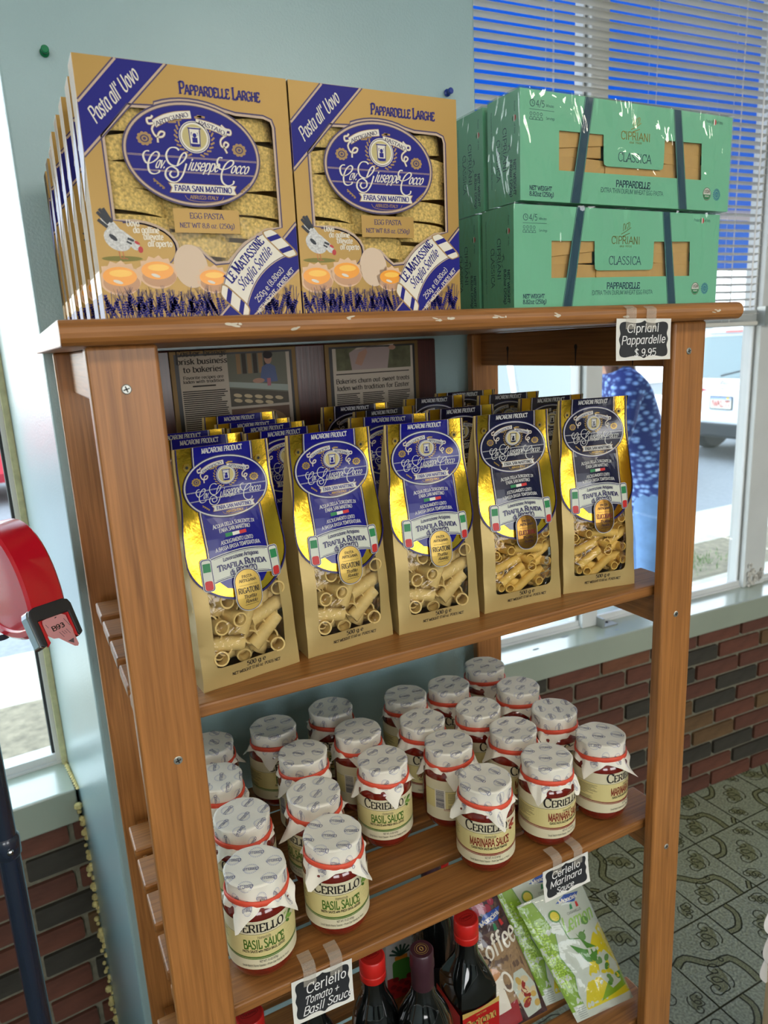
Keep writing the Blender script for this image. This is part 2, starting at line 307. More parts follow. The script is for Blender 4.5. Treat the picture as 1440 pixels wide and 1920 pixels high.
class Art:
    # flat printed artwork: polygons in (u, v), each with a material and a layer
    def __init__(s): s.t = []
    def poly(s, cs, m, l=0):
        if cs and not isinstance(cs[0][0], (tuple, list)): cs = [cs]
        flat = [p for c in cs for p in c]
        for t in tessellate_polygon([[Vector((p[0], p[1], 0)) for p in c] for c in cs]): s.t.append(([flat[i] for i in t], m, l))
    def rect(s, x0, y0, x1, y1, m, l=0): s.t.append(([(x0, y0), (x1, y0), (x1, y1), (x0, y1)], m, l))
    def ell(s, cx, cy, rx, ry, m, l=0, n=36, a0=0, a1=2 * pi, rot=0):
        P = []
        for i in range(n + (a1 - a0 < 6.28)):
            a = a0 + (a1 - a0) * i / n; x, y = rx * cos(a), ry * sin(a); P.append((cx + x * cos(rot) - y * sin(rot), cy + x * sin(rot) + y * cos(rot)))
        s.poly(P, m, l)
    def ring(s, cx, cy, rx, ry, wd, m, l=0, n=48, a0=0, a1=2 * pi):
        for i in range(n):
            a, b = a0 + (a1 - a0) * i / n, a0 + (a1 - a0) * (i + 1) / n
            s.t.append(([(cx + (rx - wd) * cos(a), cy + (ry - wd) * sin(a)), (cx + rx * cos(a), cy + ry * sin(a)), (cx + rx * cos(b), cy + ry * sin(b)), (cx + (rx - wd) * cos(b), cy + (ry - wd) * sin(b))], m, l))
    def line(s, pts, wd, m, l=0, thick=None, smooth=0):
        if smooth: pts = smooth_pts(pts, smooth)
        s.t += [(q, m, l) for q in ribbon(pts, wd, thick)]
    def text(s, txt, x, y, h, m, l=0, st='serif', al='c', width=None, rot=0, shear=0, caps=0, sp=0.6, warp=None, cond=1):
        q = []; cx = 0
        for ch in txt:
            k = 1
            if caps and ch.islower(): ch = ch.upper(); k = caps
            if ch == ' ': cx += 3.6; continue
            wd, g = glyph(ch, st)
            for p in g: q.append([(cx + a * k, b * k) for a, b in p])
            cx += wd * k + sp
        cx -= sp; f = h / 10; fx = f * cond if not width else width / cx
        off = {'l': 0, 'c': -cx / 2, 'r': -cx}[al]; c, sn = cos(rot), sin(rot)
        for p in q:
            P = []
            for a, b in p:
                a2 = (a + off) * fx + b * f * shear; b2 = b * f
                if warp: a2, b2 = warp(a2, b2)
                P.append((x + a2 * c - b2 * sn, y + a2 * sn + b2 * c))
            s.t.append((P, m, l))
    def geom(s, mb, fmap, du=0, dv=0, LH=0.00018):
        for P, m, l in s.t:
            parts = [P]
            for ax, d in ((0, du), (1, dv)):
                if not d: continue
                nxt = []
                for p in parts:
                    lo = min(c[ax] for c in p); hi = max(c[ax] for c in p); k = math.floor(lo / d + 1e-6) + 1; cur = p
                    while k * d < hi - 1e-7 and cur:
                        t = k * d; A = []; B = []
                        for i in range(len(cur)):
                            a, b = cur[i - 1], cur[i]
                            if (a[ax] - t) * (b[ax] - t) < 0:
                                f = (t - a[ax]) / (b[ax] - a[ax]); c = (a[0] + (b[0] - a[0]) * f, a[1] + (b[1] - a[1]) * f); A.append(c); B.append(c)
                            (A if b[ax] <= t else B).append(b)
                            if b[ax] == t: B.append(b)
                        if len(A) > 2: nxt.append(A)
                        cur = B if len(B) > 2 else None; k += 1
                    if cur: nxt.append(cur)
                parts = nxt
            for p in parts:
                mb.add([fmap(a, b, l * LH) for a, b in p], [tuple(range(len(p)))], m)
        return mb
    def build(s, name, fmap, parent=None, du=0, dv=0, loc=(0, 0, 0), smooth=False, LH=0.00018):
        return s.geom(MB(), fmap, du, dv, LH).build(name, parent, loc, smooth=smooth, merge=1e-6 if smooth else 0, ang=None)
FRONT = lambda u, v, h: (u, -h, v)      # artwork standing upright, facing -y
FLAT = lambda u, v, h: (u, v, h)        # artwork lying flat, facing up
def rrect(x0, y0, x1, y1, r, n=4):
    P = []
    for cx, cy, a in ((x1 - r, y0 + r, -pi / 2), (x1 - r, y1 - r, 0), (x0 + r, y1 - r, pi / 2), (x0 + r, y0 + r, pi)):
        P += [(cx + r * cos(a + pi / 2 * i / n), cy + r * sin(a + pi / 2 * i / n)) for i in range(n + 1)]
    return P
# ---------------------------------------------------------------- the setting
Z = lambda z: z + EYE
GROUND = -0.06
paint = mat('pier_paint', (154, 184, 188), 0.30, coat=0.8, coatr=0.30, bump=0.3, bscale=260, noise=6, namt=0.04)
white_metal = mat('white_metal', (214, 216, 214), 0.32, noise=7, namt=0.05)
sill_m = mat('sill_enamel', (160, 168, 152), 0.2, coat=0.8, coatr=0.22, noise=5, namt=0.05)
mortar = mat('mortar', (124, 120, 102), 0.9, noise=60, namt=0.2, bump=0.5, bscale=150)
brick_ms = [mat('brick_%s' % n, c, 0.75, noise=24, namt=0.22, bump=0.7, bscale=55, scale=(0.5, 1, 1.6)) for n, c in (('red', (102, 60, 45)), ('dull_red', (95, 57, 44)), ('orange', (112, 70, 47)), ('tan', (104, 78, 50)), ('charcoal', (58, 54, 46)))]
olive = mat('floor_olive', (46, 48, 28), 0.5); 
tile_m = mat('floor_tile', (148, 155, 134), 0.38, noise=170, namt=0.42, bump=0.2, bscale=300)
band_m = mat('floor_band', (124, 128, 96), 0.42, noise=260, namt=0.5, bump=0.2, bscale=300)
grout_m = mat('floor_grout', (58, 60, 44), 0.7, noise=200, namt=0.2)
ceil_m = mat('ceiling_white', (205, 203, 195), 0.8, noise=3, namt=0.03)
wall_m = mat('wall_blue', (168, 184, 184), 0.6, noise=3, namt=0.04)

# floor: base plane, and the embossed square tiles near the window wall as pieces
b = MB(); b.add([(-3.2, -4.2, -0.004), (4.6, -4.2, -0.004), (4.6, 1.9, -0.004), (-3.2, 1.9, -0.004)], [(0, 1, 2, 3)], grout_m)
floor = struct(b.build('floor'))
TP = 0.2115; g = 0.0022
def tile_art(kind):
    A = Art(); a, c = g, TP - g
    A.rect(a, a, c, c, tile_m, 0)
    def dbl(p, wd):
        p = smooth_pts(p, 3); A.line(p, wd, band_m, 0.5)
        for s in (1, -1):
            q = []
            for i, (x, y) in enumerate(p):
                u, v = p[max(i - 1, 0)], p[min(i + 1, len(p) - 1)]; dx, dy = v[0] - u[0], v[1] - u[1]; l = hypot(dx, dy) or 1
                q.append((x - dy / l * wd / 2 * s, y + dx / l * wd / 2 * s))
            A.line(q, 0.0042, olive, 1)
    def scroll(cx, cy, s, rot):
        for pts in ([(-18, -4), (-24, 2), (-22, 10), (-14, 12), (-9, 6), (-12, 0), (-17, 3)], [(18, -4), (24, 2), (22, 10), (14, 12), (9, 6), (12, 0), (17, 3)],
                    [(-18, -4), (-10, -12), (0, -6), (4, 2), (0, 9), (-5, 4), (0, -6)], [(18, -4), (10, -14), (0, -18), (-8, -16)], [(-9, 6), (0, 16), (9, 6)]):
            A.line([(cx + (x * cos(rot) - y * sin(rot)) * s, cy + (x * sin(rot) + y * cos(rot)) * s) for x, y in pts], 0.0030, olive, 1, smooth=3)
        A.ell(cx, cy, 19 * s, 11 * s, band_m, 0.4, 14, rot=rot)
    T = TP
    if kind == 0:
        dbl([(g, T * .62), (T * .2, T * .66), (T * .42, T * .44), (T * .66, T * .40), (T * .72, T * .2), (T * .70, g)], 0.020)
        scroll(T * .30, T * .25, 0.0019, 0.8); scroll(T * .72, T * .74, 0.0019, 0.8)
        dbl([(g, T * .90), (T * .10, T - g)], 0.012); dbl([(T * .88, g), (T - g, T * .12)], 0.012)
        A.ell(T * .56, T * .43, 0.007, 0.007, olive, 1, 12); A.ell(T * .56, T * .43, 0.004, 0.004, band_m, 1.3, 12)
    else:
        dbl([(g, T * .30), (T * .18, T * .30), (T * .34, T * .18), (T * .34, g)], 0.016)
        dbl([(T * .66, T - g), (T * .66, T * .82), (T * .82, T * .66), (T - g, T * .66)], 0.016)
        scroll(T * .5, T * .5, 0.0021, -0.75)
        scroll(T * .17, T * .82, 0.0012, 0.8); scroll(T * .83, T * .17, 0.0012, 0.8)
    return A.build('tile', FLAT, floor, LH=0.0004)
t0, t1 = tile_art(0), tile_art(1)
proto = (t0, t1); used = [False, False]
for i in range(-5, 7):
    for j in range(-3, 3):
        k = (i + j) % 2; x, y = 1.298 + i * TP, 0.912 + j * TP
        if y > 1.40 or (i < -2 and j < -1): continue
        r = ((i * 3 + j * 5) // 2) % 4; o = (x + (TP if r in (1, 2) else 0), y + (TP if r in (2, 3) else 0), 0)
        if not used[k]: used[k] = True; proto[k].location = o; proto[k].rotation_euler.z = r * pi / 2
        else: inst(proto[k], 'tile', floor, o, (0, 0, r * pi / 2))

# pier between the two windows
PY = 1.15
poly = [(0.049, PY), (0.799, PY), (0.80, 1.80), (-0.020, 1.80)]
pier = struct(MB().prism(poly, 2, 0, CEIL, paint).build('wall_back', bevel=0.004))

class Frame:
    # a length of window wall: s along the wall, d away from the room, z up
    def __init__(s, yaw): s.e = Vector((cos(yaw), sin(yaw), 0)); s.n = Vector((-sin(yaw), cos(yaw), 0)); s.M = Matrix((s.e.to_4d(), s.n.to_4d(), Vector((0, 0, 1, 0)), Vector((0, 0, 0, 1)))).transposed(); s.yaw = yaw
    def put(s, mb): mb.v = [tuple(s.M @ Vector(v)) for v in mb.v]; return mb
WR = Frame(rad(-2.5)); WL = Frame(rad(5.0))
SILL = Z(-0.90); BASE = Z(-0.979)
def brick_wall(name, fr, s0, s1, d, dback, z1, course, first, dark, seed):
    rnd = random.Random(seed)
    w_ = struct(fr.put(MB().box(s0, s1, d + 0.006, dback, 0, z1, mortar)).build(name))
    protos = {}
    L, T = 0.2032, 0.0125
    n = int(z1 / course) + 1
    for k in range(n):
        zt = z1 - k * course; zb = max(zt - course + T, 0.002)
        if zt - zb < 0.012: continue
        off = first + (0 if k % 2 == 0 else L / 2)
        m = math.floor((s0 - off) / L)
        while off + m * L < s1:
            a, c = max(off + m * L + T / 2, s0), min(off + (m + 1) * L - T / 2, s1); m += 1
            if c - a < 0.015: continue
            ci = 4 if (k, m) in dark or rnd.random() < 0.10 else rnd.choice((0, 0, 0, 1, 1, 2, 3))
            key = (round(c - a, 4), round(zt - zb, 4), ci)
            if key not in protos:
                mb = MB(); nx = 4; lx, lz = c - a, zt - zb; r2 = random.Random(len(protos))
                q = [(0.003, 0), (lx - 0.003, 0), (lx, 0.003), (lx, lz - 0.004), (lx - 0.003, lz), (0.003, lz), (0, lz - 0.003), (0, 0.004)]
                q = [(x + r2.uniform(-.001, .001), z + r2.uniform(-.001, .001)) for x, z in q]
                mb.prism(q, 1, -0.0035, 0.010, brick_ms[ci]); protos[key] = mb.mesh('brick')
            p = fr.M @ Vector((a, d + rnd.uniform(-.0015, .0015), zb)); inst(protos[key], 'brick', w_, p, (0, 0, fr.yaw))
    return w_
wr = brick_wall('wall_right', WR, 0.78, 3.6, 1.596, 1.80, BASE, 0.0614, 1.335 + 0.0905, {(1, -2), (3, 3), (1, 2), (3, 1), (6, 1), (5, -1), (7, 2), (9, 1), (6, -1)}, 3)
wl = brick_wall('wall_left', WL, -0.9, 0.14, 1.55, 1.80, BASE, 0.0614, -0.09, {(1, 1), (3, 1), (5, 1)}, 5)

def window(n, fr, s0, s1, dfront, d, mull, top, bot=SILL, jamb=None):
    w_ = struct(thing('window_%d' % n, (0, 0, 0), '', '')); del w_['label'], w_['category']
    fr.put(MB().box(s0, s1, dfront, d + 0.08, BASE, SILL, sill_m)).build('sill', w_, bevel=0.004)
    mb = MB(); mb.box(s0, s1, d - 0.012, d - 0.002, SILL, SILL + 0.022, white_metal); mb.box(s0, s1, d - 0.02, d - 0.012, SILL, SILL + 0.006, white_metal)
    fr.put(mb).build('glazing_bead', w_)
    mb = MB(); mb.box(s0, s1, d - 0.02, d + 0.03, top, top + 0.06, white_metal); fr.put(mb).build('head_frame', w_, bevel=0.002)
    for a, c in mull:
        mb = MB(); mb.box(a, c, d - 0.03, d + 0.04, SILL, top, white_metal); fr.put(mb).build('mullion', w_, bevel=0.003)
        mb = MB(); mb.box(a - 0.006, a, d - 0.006, d + 0.006, SILL + 0.02, top, mat('gasket', (50, 54, 54), 0.7)); mb.box(a - 0.012, a - 0.006, d - 0.010, d + 0.004, SILL + 0.02, top, white_metal); fr.put(mb).build('gasket', w_)
    fr.put(MB().add([(s0, d, SILL), (s1, d, SILL), (s1, d, top), (s0, d, top)], [(0, 1, 2, 3)], film('window_glass', 0.015, (246, 252, 250), fres=.25))).build('pane', w_)
    return w_
w1 = window(1, WR, 0.78, 3.6, 1.576, 1.70, ((1.415, 1.475), (2.13, 2.235), (2.9, 2.96)), Z(1.05))
fr_m = mat('transom', (176, 180, 178), 0.4)
mb = MB(); mb.box(0.8, 3.6, 1.685, 1.715, Z(0.0), Z(0.05), fr_m); WR.put(mb).build('transom', w1, bevel=0.002)
# brackets at the mullion foot and head, chipped paint at the second mullion
br = mat('zinc', (168, 172, 170), 0.35, metal=0.6)
mb = MB(); mb.box(1.475, 1.53, 1.64, 1.69, SILL, SILL + 0.004, br); mb.box(1.47, 1.478, 1.64, 1.69, SILL, SILL + 0.03, br); mb.lathe([(.004, SILL + .004), (.004, SILL + .007), (.001, SILL + .008)], 8, mat('screw_dark', (70, 70, 68), 0.4, metal=.8), cx=1.508, cy=1.665)
WR.put(mb).build('foot_bracket', w1)
mb = MB(); mb.box(2.125, 2.215, 1.655, 1.70, Z(0.0), Z(0.06), br)
for q in (0.022, 0.042): mb.lathe([(.005, 0), (.005, .003), (.002, .004)], 8, mat('screw_dark'), cx=0, cy=0); mb.v[-24:] = [(2.16 + x, 1.655 - z, Z(q) + y) for x, y, z in mb.v[-24:]]
WR.put(mb).build('head_bracket', w1)
rnd = random.Random(4); mb = MB(); cp = mat('chipped_paint', (196, 192, 184), 0.8, noise=90, namt=0.5)
for i in range(16):
    x, z, r = 2.132 + rnd.uniform(0, .085), SILL + rnd.uniform(0, .085) * (1 - .5 * rnd.random()), rnd.uniform(.006, .015)
    mb.add([(x + r * cos(a + i) * rnd.uniform(.6, 1.2), 1.668 - (.004 if k else 0) - .001, z + r * sin(a + i)) for k in (0, 1) for a in (0, 1.2, 2.5, 3.7, 5)], [(0, 1, 2, 3, 4), (5, 6, 7, 8, 9)] + [(k, (k + 1) % 5, (k + 1) % 5 + 5, k + 5) for k in range(5)], cp)
mb2 = WR.put(mb); o = mb2.build('chipped_paint', w1); o['kind'] = 'stuff'
for (sx, dd, rr) in ((1.20, 1.62, .012), (1.33, 1.65, .016), (1.5, 1.61, .010)):
    A = Art(); A.ell(0, 0, rr, rr * .35, mat('sill_dent', (120, 128, 126), 0.5), 0, 14); A.build('dent', FLAT, w1, loc=WR.M @ Vector((sx, dd, SILL + 0.0006)))
# left window
w2 = window(2, WL, -0.9, 0.135, 1.535, 1.685, (), Z(1.05))
cream = mat('cream_trim', (200, 196, 150), 0.6, noise=60, namt=0.15)
mb = MB(); mb.box(0.118, 0.137, 1.668, 1.72, SILL, Z(1.05), white_metal); mb.box(0.127, 0.139, 1.655, 1.668, SILL, Z(1.05), cream); mb.box(0.112, 0.118, 1.68, 1.70, SILL, Z(1.05), mat('gasket'))
WL.put(mb).build('jamb', w2)
# crumbling yellow caulk between brick and pier
rnd = random.Random(9); mb = MB(); ck = mat('old_caulk', (206, 190, 128), 0.8, noise=70, namt=0.3, bump=0.5)
for i in range(46):
    z = 0.06 + i * 0.0145 + rnd.uniform(-.004, .004); r = rnd.uniform(.004, .009)
    if z > SILL - 0.03: z = SILL - 0.085 + (z - SILL + .03) * .3
    y = 1.533 + rnd.uniform(-.004, .004); x = 0.0105 - rnd.uniform(0.001, .010) * 1
    mb.lathe([(.2 * r, -r), (r, -.4 * r), (.9 * r, .6 * r), (.2 * r, r)], 6, ck, cx=x, cy=y, cz=z)
o = struct(mb.build('trim_1')); 
mb = MB()
for i in range(14):
    t = i / 13; mb.lathe([(.001, -.003), (.006, 0), (.001, .004)], 6, ck, cx=0.006 - .019 * t, cy=1.54 + .14 * t, cz=SILL + 0.001)
struct(mb.build('trim_2'))

# venetian blind in the right window
slat_m = bpy.data.materials.new('blind_slat'); slat_m.use_nodes = True; n_ = slat_m.node_tree; n_.nodes.clear(); o_ = n_.nodes.new('ShaderNodeOutputMaterial'); mx_ = n_.nodes.new('ShaderNodeMixShader'); d_ = n_.nodes.new('ShaderNodeBsdfDiffuse'); tl_ = n_.nodes.new('ShaderNodeBsdfTranslucent')
d_.inputs[0].default_value = lin(246, 243, 236); tl_.inputs[0].default_value = lin(240, 236, 226); mx_.inputs[0].default_value = .45
n_.links.new(d_.outputs[0], mx_.inputs[1]); n_.links.new(tl_.outputs[0], mx_.inputs[2]); n_.links.new(mx_.outputs[0], o_.inputs[0])
bl = thing('venetian_blind', tuple(WR.M @ Vector((0.80, 1.64, Z(1.0)))), 'white horizontal slat blind drawn halfway down the right window', 'blind', WR.yaw)
mb = MB(); Lb = 1.26; prof = [(-.0125, .0026), (-.006, .0026), (0, .0018), (.006, .0000), (.0125, -.0034)]
vs = [(x, y, z + t) for t in (0, .0006) for x in (0, Lb) for y, z in prof]; k = 5
fs = [(i, i + 1, k + i + 1, k + i) for i in range(4)] + [(2 * k + i, 3 * k + i, 3 * k + i + 1, 2 * k + i + 1) for i in range(4)] + [(0, k, 3 * k, 2 * k), (4, 2 * k + 4, 3 * k + 4, k + 4), (0, 2 * k, 2 * k + 1, 1), (1, 2 * k + 1, 2 * k + 2, 2)]
sm = mb.add(vs, fs, slat_m).mesh('slat', True, 0, rad(50))
SP = 0.0224
for i in range(42):
    z = -0.045 - i * SP; inst(sm, 'slat', bl, (0, 0, z), (0.10 + .02 * sin(i * 1.7), 0, .0012 * sin(i * 2.1)))
zb = -0.045 - 42 * SP
MB().box(0, Lb, -.013, .013, zb - .012, zb, slat_m).build('bottom_rail', bl, bevel=.003)
MB().box(-.01, Lb + .01, -.02, .02, -.025, .02, slat_m).build('head_rail', bl, bevel=.002)
cord = mat('cord_white', (226, 224, 218), 0.7)
for x in (0.13, 0.455, 0.80, 1.13):
    mb = MB()
    for dx, y in ((0, -.0145), (0, .0145), (.014, -.0005)): mb.tube([(x + dx, y, -.02), (x + dx, y, zb)], .0006 if dx == 0 else .0009, cord, 5)
    for i in range(42): mb.tube([(x, -.0145, -.050 - i * SP), (x + .004, 0, -.0495 - i * SP), (x, .0145, -.0455 - i * SP)], .0006, cord, 4)
    mb.build('ladder_cord', bl)
MB().tube([(1.205, -.022, 0), (1.208, -.023, -.5), (1.206, -.022, -.95)], .0028, mat('wand', (236, 236, 236), 0.15), 6).build('tilt_wand', bl)

# rest of the shop
ceiling = struct(MB().box(-3.2, 4.6, -4.2, 1.95, CEIL, CEIL + .1, ceil_m).build('ceiling'))
struct(MB().box(-3.3, -3.2, -4.2, 1.9, 0, CEIL, wall_m).build('trim_3'))
struct(MB().box(4.6, 4.7, -4.2, 1.9, 0, CEIL, wall_m).build('trim_4'))
for nm, fr, s0, s1 in (('trim_5', WR, 0.79, 4.6), ('trim_6', WL, -3.2, 0.1)):
    mb = MB(); mb.box(s0, s1, 1.66, 1.80, Z(1.05), CEIL, wall_m); struct(fr.put(mb).build(nm))
mb = MB(); mb.box(3.6, 4.7, 1.60, 1.80, 0, Z(1.05), wall_m); struct(WR.put(mb).build('trim_7'))
mb = MB(); mb.box(-3.3, -0.9, 1.56, 1.80, 0, Z(1.05), wall_m); struct(WL.put(mb).build('trim_8'))
mb = MB()
for a, c in ((-3.2, -2.4), (-0.6, 0.4), (2.4, 4.6)): mb.box(a, c, -4.3, -4.2, 0, CEIL, wall_m)
mb.box(-3.2, 4.6, -4.3, -4.2, 0, 0.9, wall_m); mb.box(-3.2, 4.6, -4.3, -4.2, 2.5, CEIL, wall_m); struct(mb.build('wall_front'))
fill_m = mat('fill_glow', (255, 246, 226), 0.5, emit=3.0)
for i, (lx, ly) in enumerate(((-0.9, -1.1), (1.3, -1.3), (3.1, -1.0))):
    t = MB().box(-.62, .62, -.19, .19, -.05, 0, white_metal).build('fill_panel', ceiling, (lx, ly, CEIL)); MB().box(-.58, .58, -.15, .15, -.055, -.05, fill_m).build('fill_diffuser', t)  # unseen glowing fixtures, added to go with the fill lamps

# ---------------------------------------------------------------- the wooden rack
DK, LT = (124, 78, 36), (182, 122, 64)
wx, wy, wz = (wood('rack_wood_' + 'xyz'[i], i, DK, LT) for i in range(3))
wxd = wood('rack_wood_worn', 0, (108, 68, 30), (166, 110, 54), 0.5)
RX0, RX1, RY = 0.0602, 0.8141, 0.66
rack = thing('display_rack', (0.4372, 0.9, 0), 'tall stained wooden rack with slatted shelves standing against the blue pier', 'rack')
def rl(mb, name, bevel=0.0025, seg=2):
    mb.v = [(x - 0.4372, y - 0.9, z) for x, y, z in mb.v]; return mb.build(name, rack, bevel=bevel, seg=seg)
TOPU = Z(0.0098)
for x0, x1, y0 in ((RX0, .1203, RY), (.7555, RX1, RY), (RX0, .1203, 1.112), (.7555, RX1, 1.112)):
    p = rl(MB().box(x0, x1, y0, y0 + .018, 0, TOPU, wz), 'post', 0.0035, 3)
    if y0 < 1: 
        for z in (-.0274, -.387, -.764):
            mb = MB(); mb.lathe([(.0012, 0), (.0042, .0002), (.0044, .0012), (.0036, .0018), (.0, .0018)], 14, mat('screw_zinc', (172, 174, 168), 0.35, metal=.7), cap=False)
            for a in (0.3, 0.3 + pi / 2):
                c, s_ = cos(a), sin(a); mb.add([(-.0028 * c - .0006 * s_, -.0028 * s_ + .0006 * c, .00195), (-.0028 * c + .0006 * s_, -.0028 * s_ - .0006 * c, .00195), (.0028 * c + .0006 * s_, .0028 * s_ - .0006 * c, .00195), (.0028 * c - .0006 * s_, .0028 * s_ + .0006 * c, .00195)], [(0, 1, 2, 3)], mat('screw_dark'))
            xs = {-.0274: (.0897, .7826), -.387: (.0936, .7817), -.764: (.0925, .785)}[z][0 if x0 < .5 else 1]
            mb.v = [(xs - .4372 + a, RY - .9 - c + .0006, Z(z) + b_) for a, b_, c in mb.v]; mb.build('screw', p)
# top board: thick, with a rolled front and back edge
zt0, zt1 = TOPU, Z(.0311); r = (zt1 - zt0) / 2; zc = (zt0 + zt1) / 2
prof = [(.632 + r + r * cos(a), zc + r * sin(a)) for a in [pi / 2 + pi * i / 8 for i in range(9)]] + [(1.140 - r + r * cos(a), zc + r * sin(a)) for a in [-pi / 2 + pi * i / 8 for i in range(9)]]
rl(MB().prism(prof, 0, .0412, .8470, wx), 'top_board', 0.002)
for zt in (None, -.347, -.7215, -1.096):
    zz = TOPU - .0005 if zt is None else Z(zt) - .0155; hgt = .056 if zt is None else .046
    for x0 in (.0805, .7735):
        rl(MB().box(x0, x0 + .018, .6785, 1.1115, zz - hgt, zz, wy), 'side_rail')
    if zt is not None:
        for y0, y1 in ((.682, .751), (.769, .833), (.852, .916), (.931, .995), (1.0154, 1.08)):
            rl(MB().box(.0655, .8088, y0, y1, Z(zt) - .015, Z(zt), wxd), 'slat', 0.0025)
A = Art(); rnd = random.Random(14); scf = mat('paint_scuff', (206, 196, 176), .7)
for x, z, n in ((.186, .0225, 5), (.395, .022, 6), (.468, .0215, 4), (.545, .022, 4), (.30, .026, 2), (.24, .017, 2), (.80, .02, 5), (.64, .018, 2)):
    for i in range(n): A.ell(x + rnd.uniform(-.011, .011), Z(z + rnd.uniform(-.0018, .0018)), rnd.uniform(.001, .0055), rnd.uniform(.0005, .0014), scf, 0, 8, rot=rnd.uniform(-.3, .3))
def bull(u, v, q): d = (v - zc) / r; return (u - .4372, .632 + r - r * sqrt(max(0, 1 - d * d)) - .0003 - .9, v)
o = A.build('paint_scuffs', bull, rack); o['kind'] = 'stuff'
# old nails and their stains in the upper right rail
hk = mat('nail_rust', (46, 30, 24), 0.6)
for y in (.745, .86, 1.03):
    A = Art(); A.ell(y, Z(-.018), .0034, .0042, hk, 1, 12); A.poly([(y - .0024, Z(-.018)), (y + .0024, Z(-.018)), (y + .0010, Z(-.046)), (y - .0004, Z(-.046))], hk, 0.5); rl(A.geom(MB(), lambda u, v, q: (.7733 - q, u, v)), 'nail_stain', 0)
# ---------------------------------------------------------------- print colours
gold = mat('carton_gold', (168, 132, 60), 0.38, metal=0.25, spec=0.6)
pblue = mat('print_blue', (14, 15, 122), 0.42, spec=.25)
pnavy = mat('print_navy', (52, 36, 84), 0.4)
ppale = mat('print_pale', (190, 164, 140), 0.4)
pwhite = mat('print_white', (226, 220, 204), 0.4)
pgold = mat('print_dull_gold', (164, 128, 70), 0.4)
pblack = mat('print_black', (28, 26, 26), 0.45)
def oval_art(A, f, l, words, blue=pblue, gold_=pgold, white=pwhite, navy=pnavy, pale=ppale, k=1.0):
    # the oval house emblem; f maps emblem drawing units to (u, v); k = size in metres of one drawing unit
    P = lambda pts: [f(x, y) for x, y in pts]
    def E(cx, cy, rx, ry, m, ll, n=48, a0=0, a1=2 * pi): A.poly(P([(cx + rx * cos(a0 + (a1 - a0) * i / n), cy + ry * sin(a0 + (a1 - a0) * i / n)) for i in range(n + (a1 - a0 < 6.2))]), m, ll)
    cx, cy = 692, 520
    E(cx, cy, 700, 520, navy, l, 64); E(cx, cy, 685, 503, pale, l + 1, 64); E(cx, cy, 664, 482, navy, l + 2, 64); E(cx, cy, 655, 473, blue, l + 3, 64)
    L = lambda pts, wd, m, ll, thick=None, sm=3: A.line(P(pts), wd * k, m, ll, (thick or wd) * k, sm)
    bs = 'bscript' if k > 8e-5 else 'script'
    for y, hw in ((545, 655), (556, 655), (690, 618), (700, 614)): L([(cx - hw, y), (cx + hw, y)], 4, pale, l + 4, None, 0)
    # ribbons
    for bands, txt, tx, ty, rot in ((([(318, 238), (420, 178), (540, 140), (695, 118)], [(335, 270), (440, 212), (560, 172), (700, 152)]), words[0], 512, 182, 0.30), (([(745, 182), (880, 205), (980, 232), (1060, 268)], [(738, 225), (870, 248), (970, 280), (1035, 312)]), words[1], 892, 248, -0.32)):
        up, lo = [smooth_pts(q, 4) for q in bands]
        mid = [((a[0] + b[0]) / 2, (a[1] + b[1]) / 2) for a, b in zip(up, lo)]
        A.line(P([(a, b - 6) for a, b in mid]), 78 * k, pgold, l + 4); A.line(P([(a, b - 6) for a, b in mid]), 66 * k, white, l + 5)
        x0, y0 = f(mid[0][0] + 22, mid[0][1] + 14); x1, y1 = f(mid[-1][0] - 22, mid[-1][1] + 14); sag = 9 * k
        wl_ = hypot(x1 - x0, y1 - y0)
        A.text(txt, (x0 + x1) / 2, (y0 + y1) / 2, 40 * k, navy, l + 6, 'serif', 'c', wl_, atan2(y1 - y0, x1 - x0), warp=lambda a, b: (a, b + sag * (1 - (2 * a / wl_) ** 2)))
    for pts in ([(330, 250), (300, 300), (330, 365), (395, 365), (418, 325), (380, 318), (350, 360), (345, 425)], [(1045, 300), (985, 350), (985, 410), (1030, 425), (1062, 390), (1030, 370), (1010, 410), (1040, 480)]):
        L(pts, 24, pgold, l + 4); L(pts, 15, white, l + 5)
    for pts in ([(330, 240), (270, 250), (262, 205), (300, 195), (318, 170)], [(1050, 290), (1090, 290), (1092, 250), (1040, 240), (1000, 205)]): L(pts, 26, pgold, l + 4); L(pts, 17, white, l + 5)
    # medallion with a tower, laurel round it
    for s in (-1, 1):
        for i in range(9):
            a = pi / 2 + s * (0.25 + i * 0.24); x, y = 715 + 172 * cos(a), 345 + 172 * sin(a)
            t = a + s * 0.9; L([(x, y), (x + 46 * cos(t), y + 46 * sin(t))], 17, gold_, l + 4, None, 0)
    for x, y, a in ((770, 145, -0.4), (800, 140, 0.2), (560, 190, 2.9), (505, 215, 3.0)): L([(x - 40 * cos(a), y - 40 * sin(a) * .5), (x, y), (x + 40 * cos(a), y + 40 * sin(a) * .5)], 20, gold_, l + 4)
    E(715, 345, 156, 156, white, l + 5, 40); E(715, 345, 148, 148, navy, l + 6, 40); E(715, 345, 141, 141, white, l + 7, 40); E(715, 345, 124, 124, mat('print_sand', (192, 178, 120), 0.5), l + 8, 40)
    A.poly(P([(665, 250), (770, 250), (760, 290), (770, 440), (660, 440), (670, 290)]), white, l + 9)
    for q in ([(650, 255), (785, 255), (785, 268), (650, 268)], [(680, 300), (750, 300), (750, 330), (680, 330)], [(690, 350), (742, 350), (742, 400), (690, 400)], [(668, 410), (765, 410), (755, 440), (680, 440)]): A.poly(P(q), blue, l + 10)
    E(716, 320, 32, 26, white, l + 11, 16); E(716, 328, 20, 22, blue, l + 12, 14)
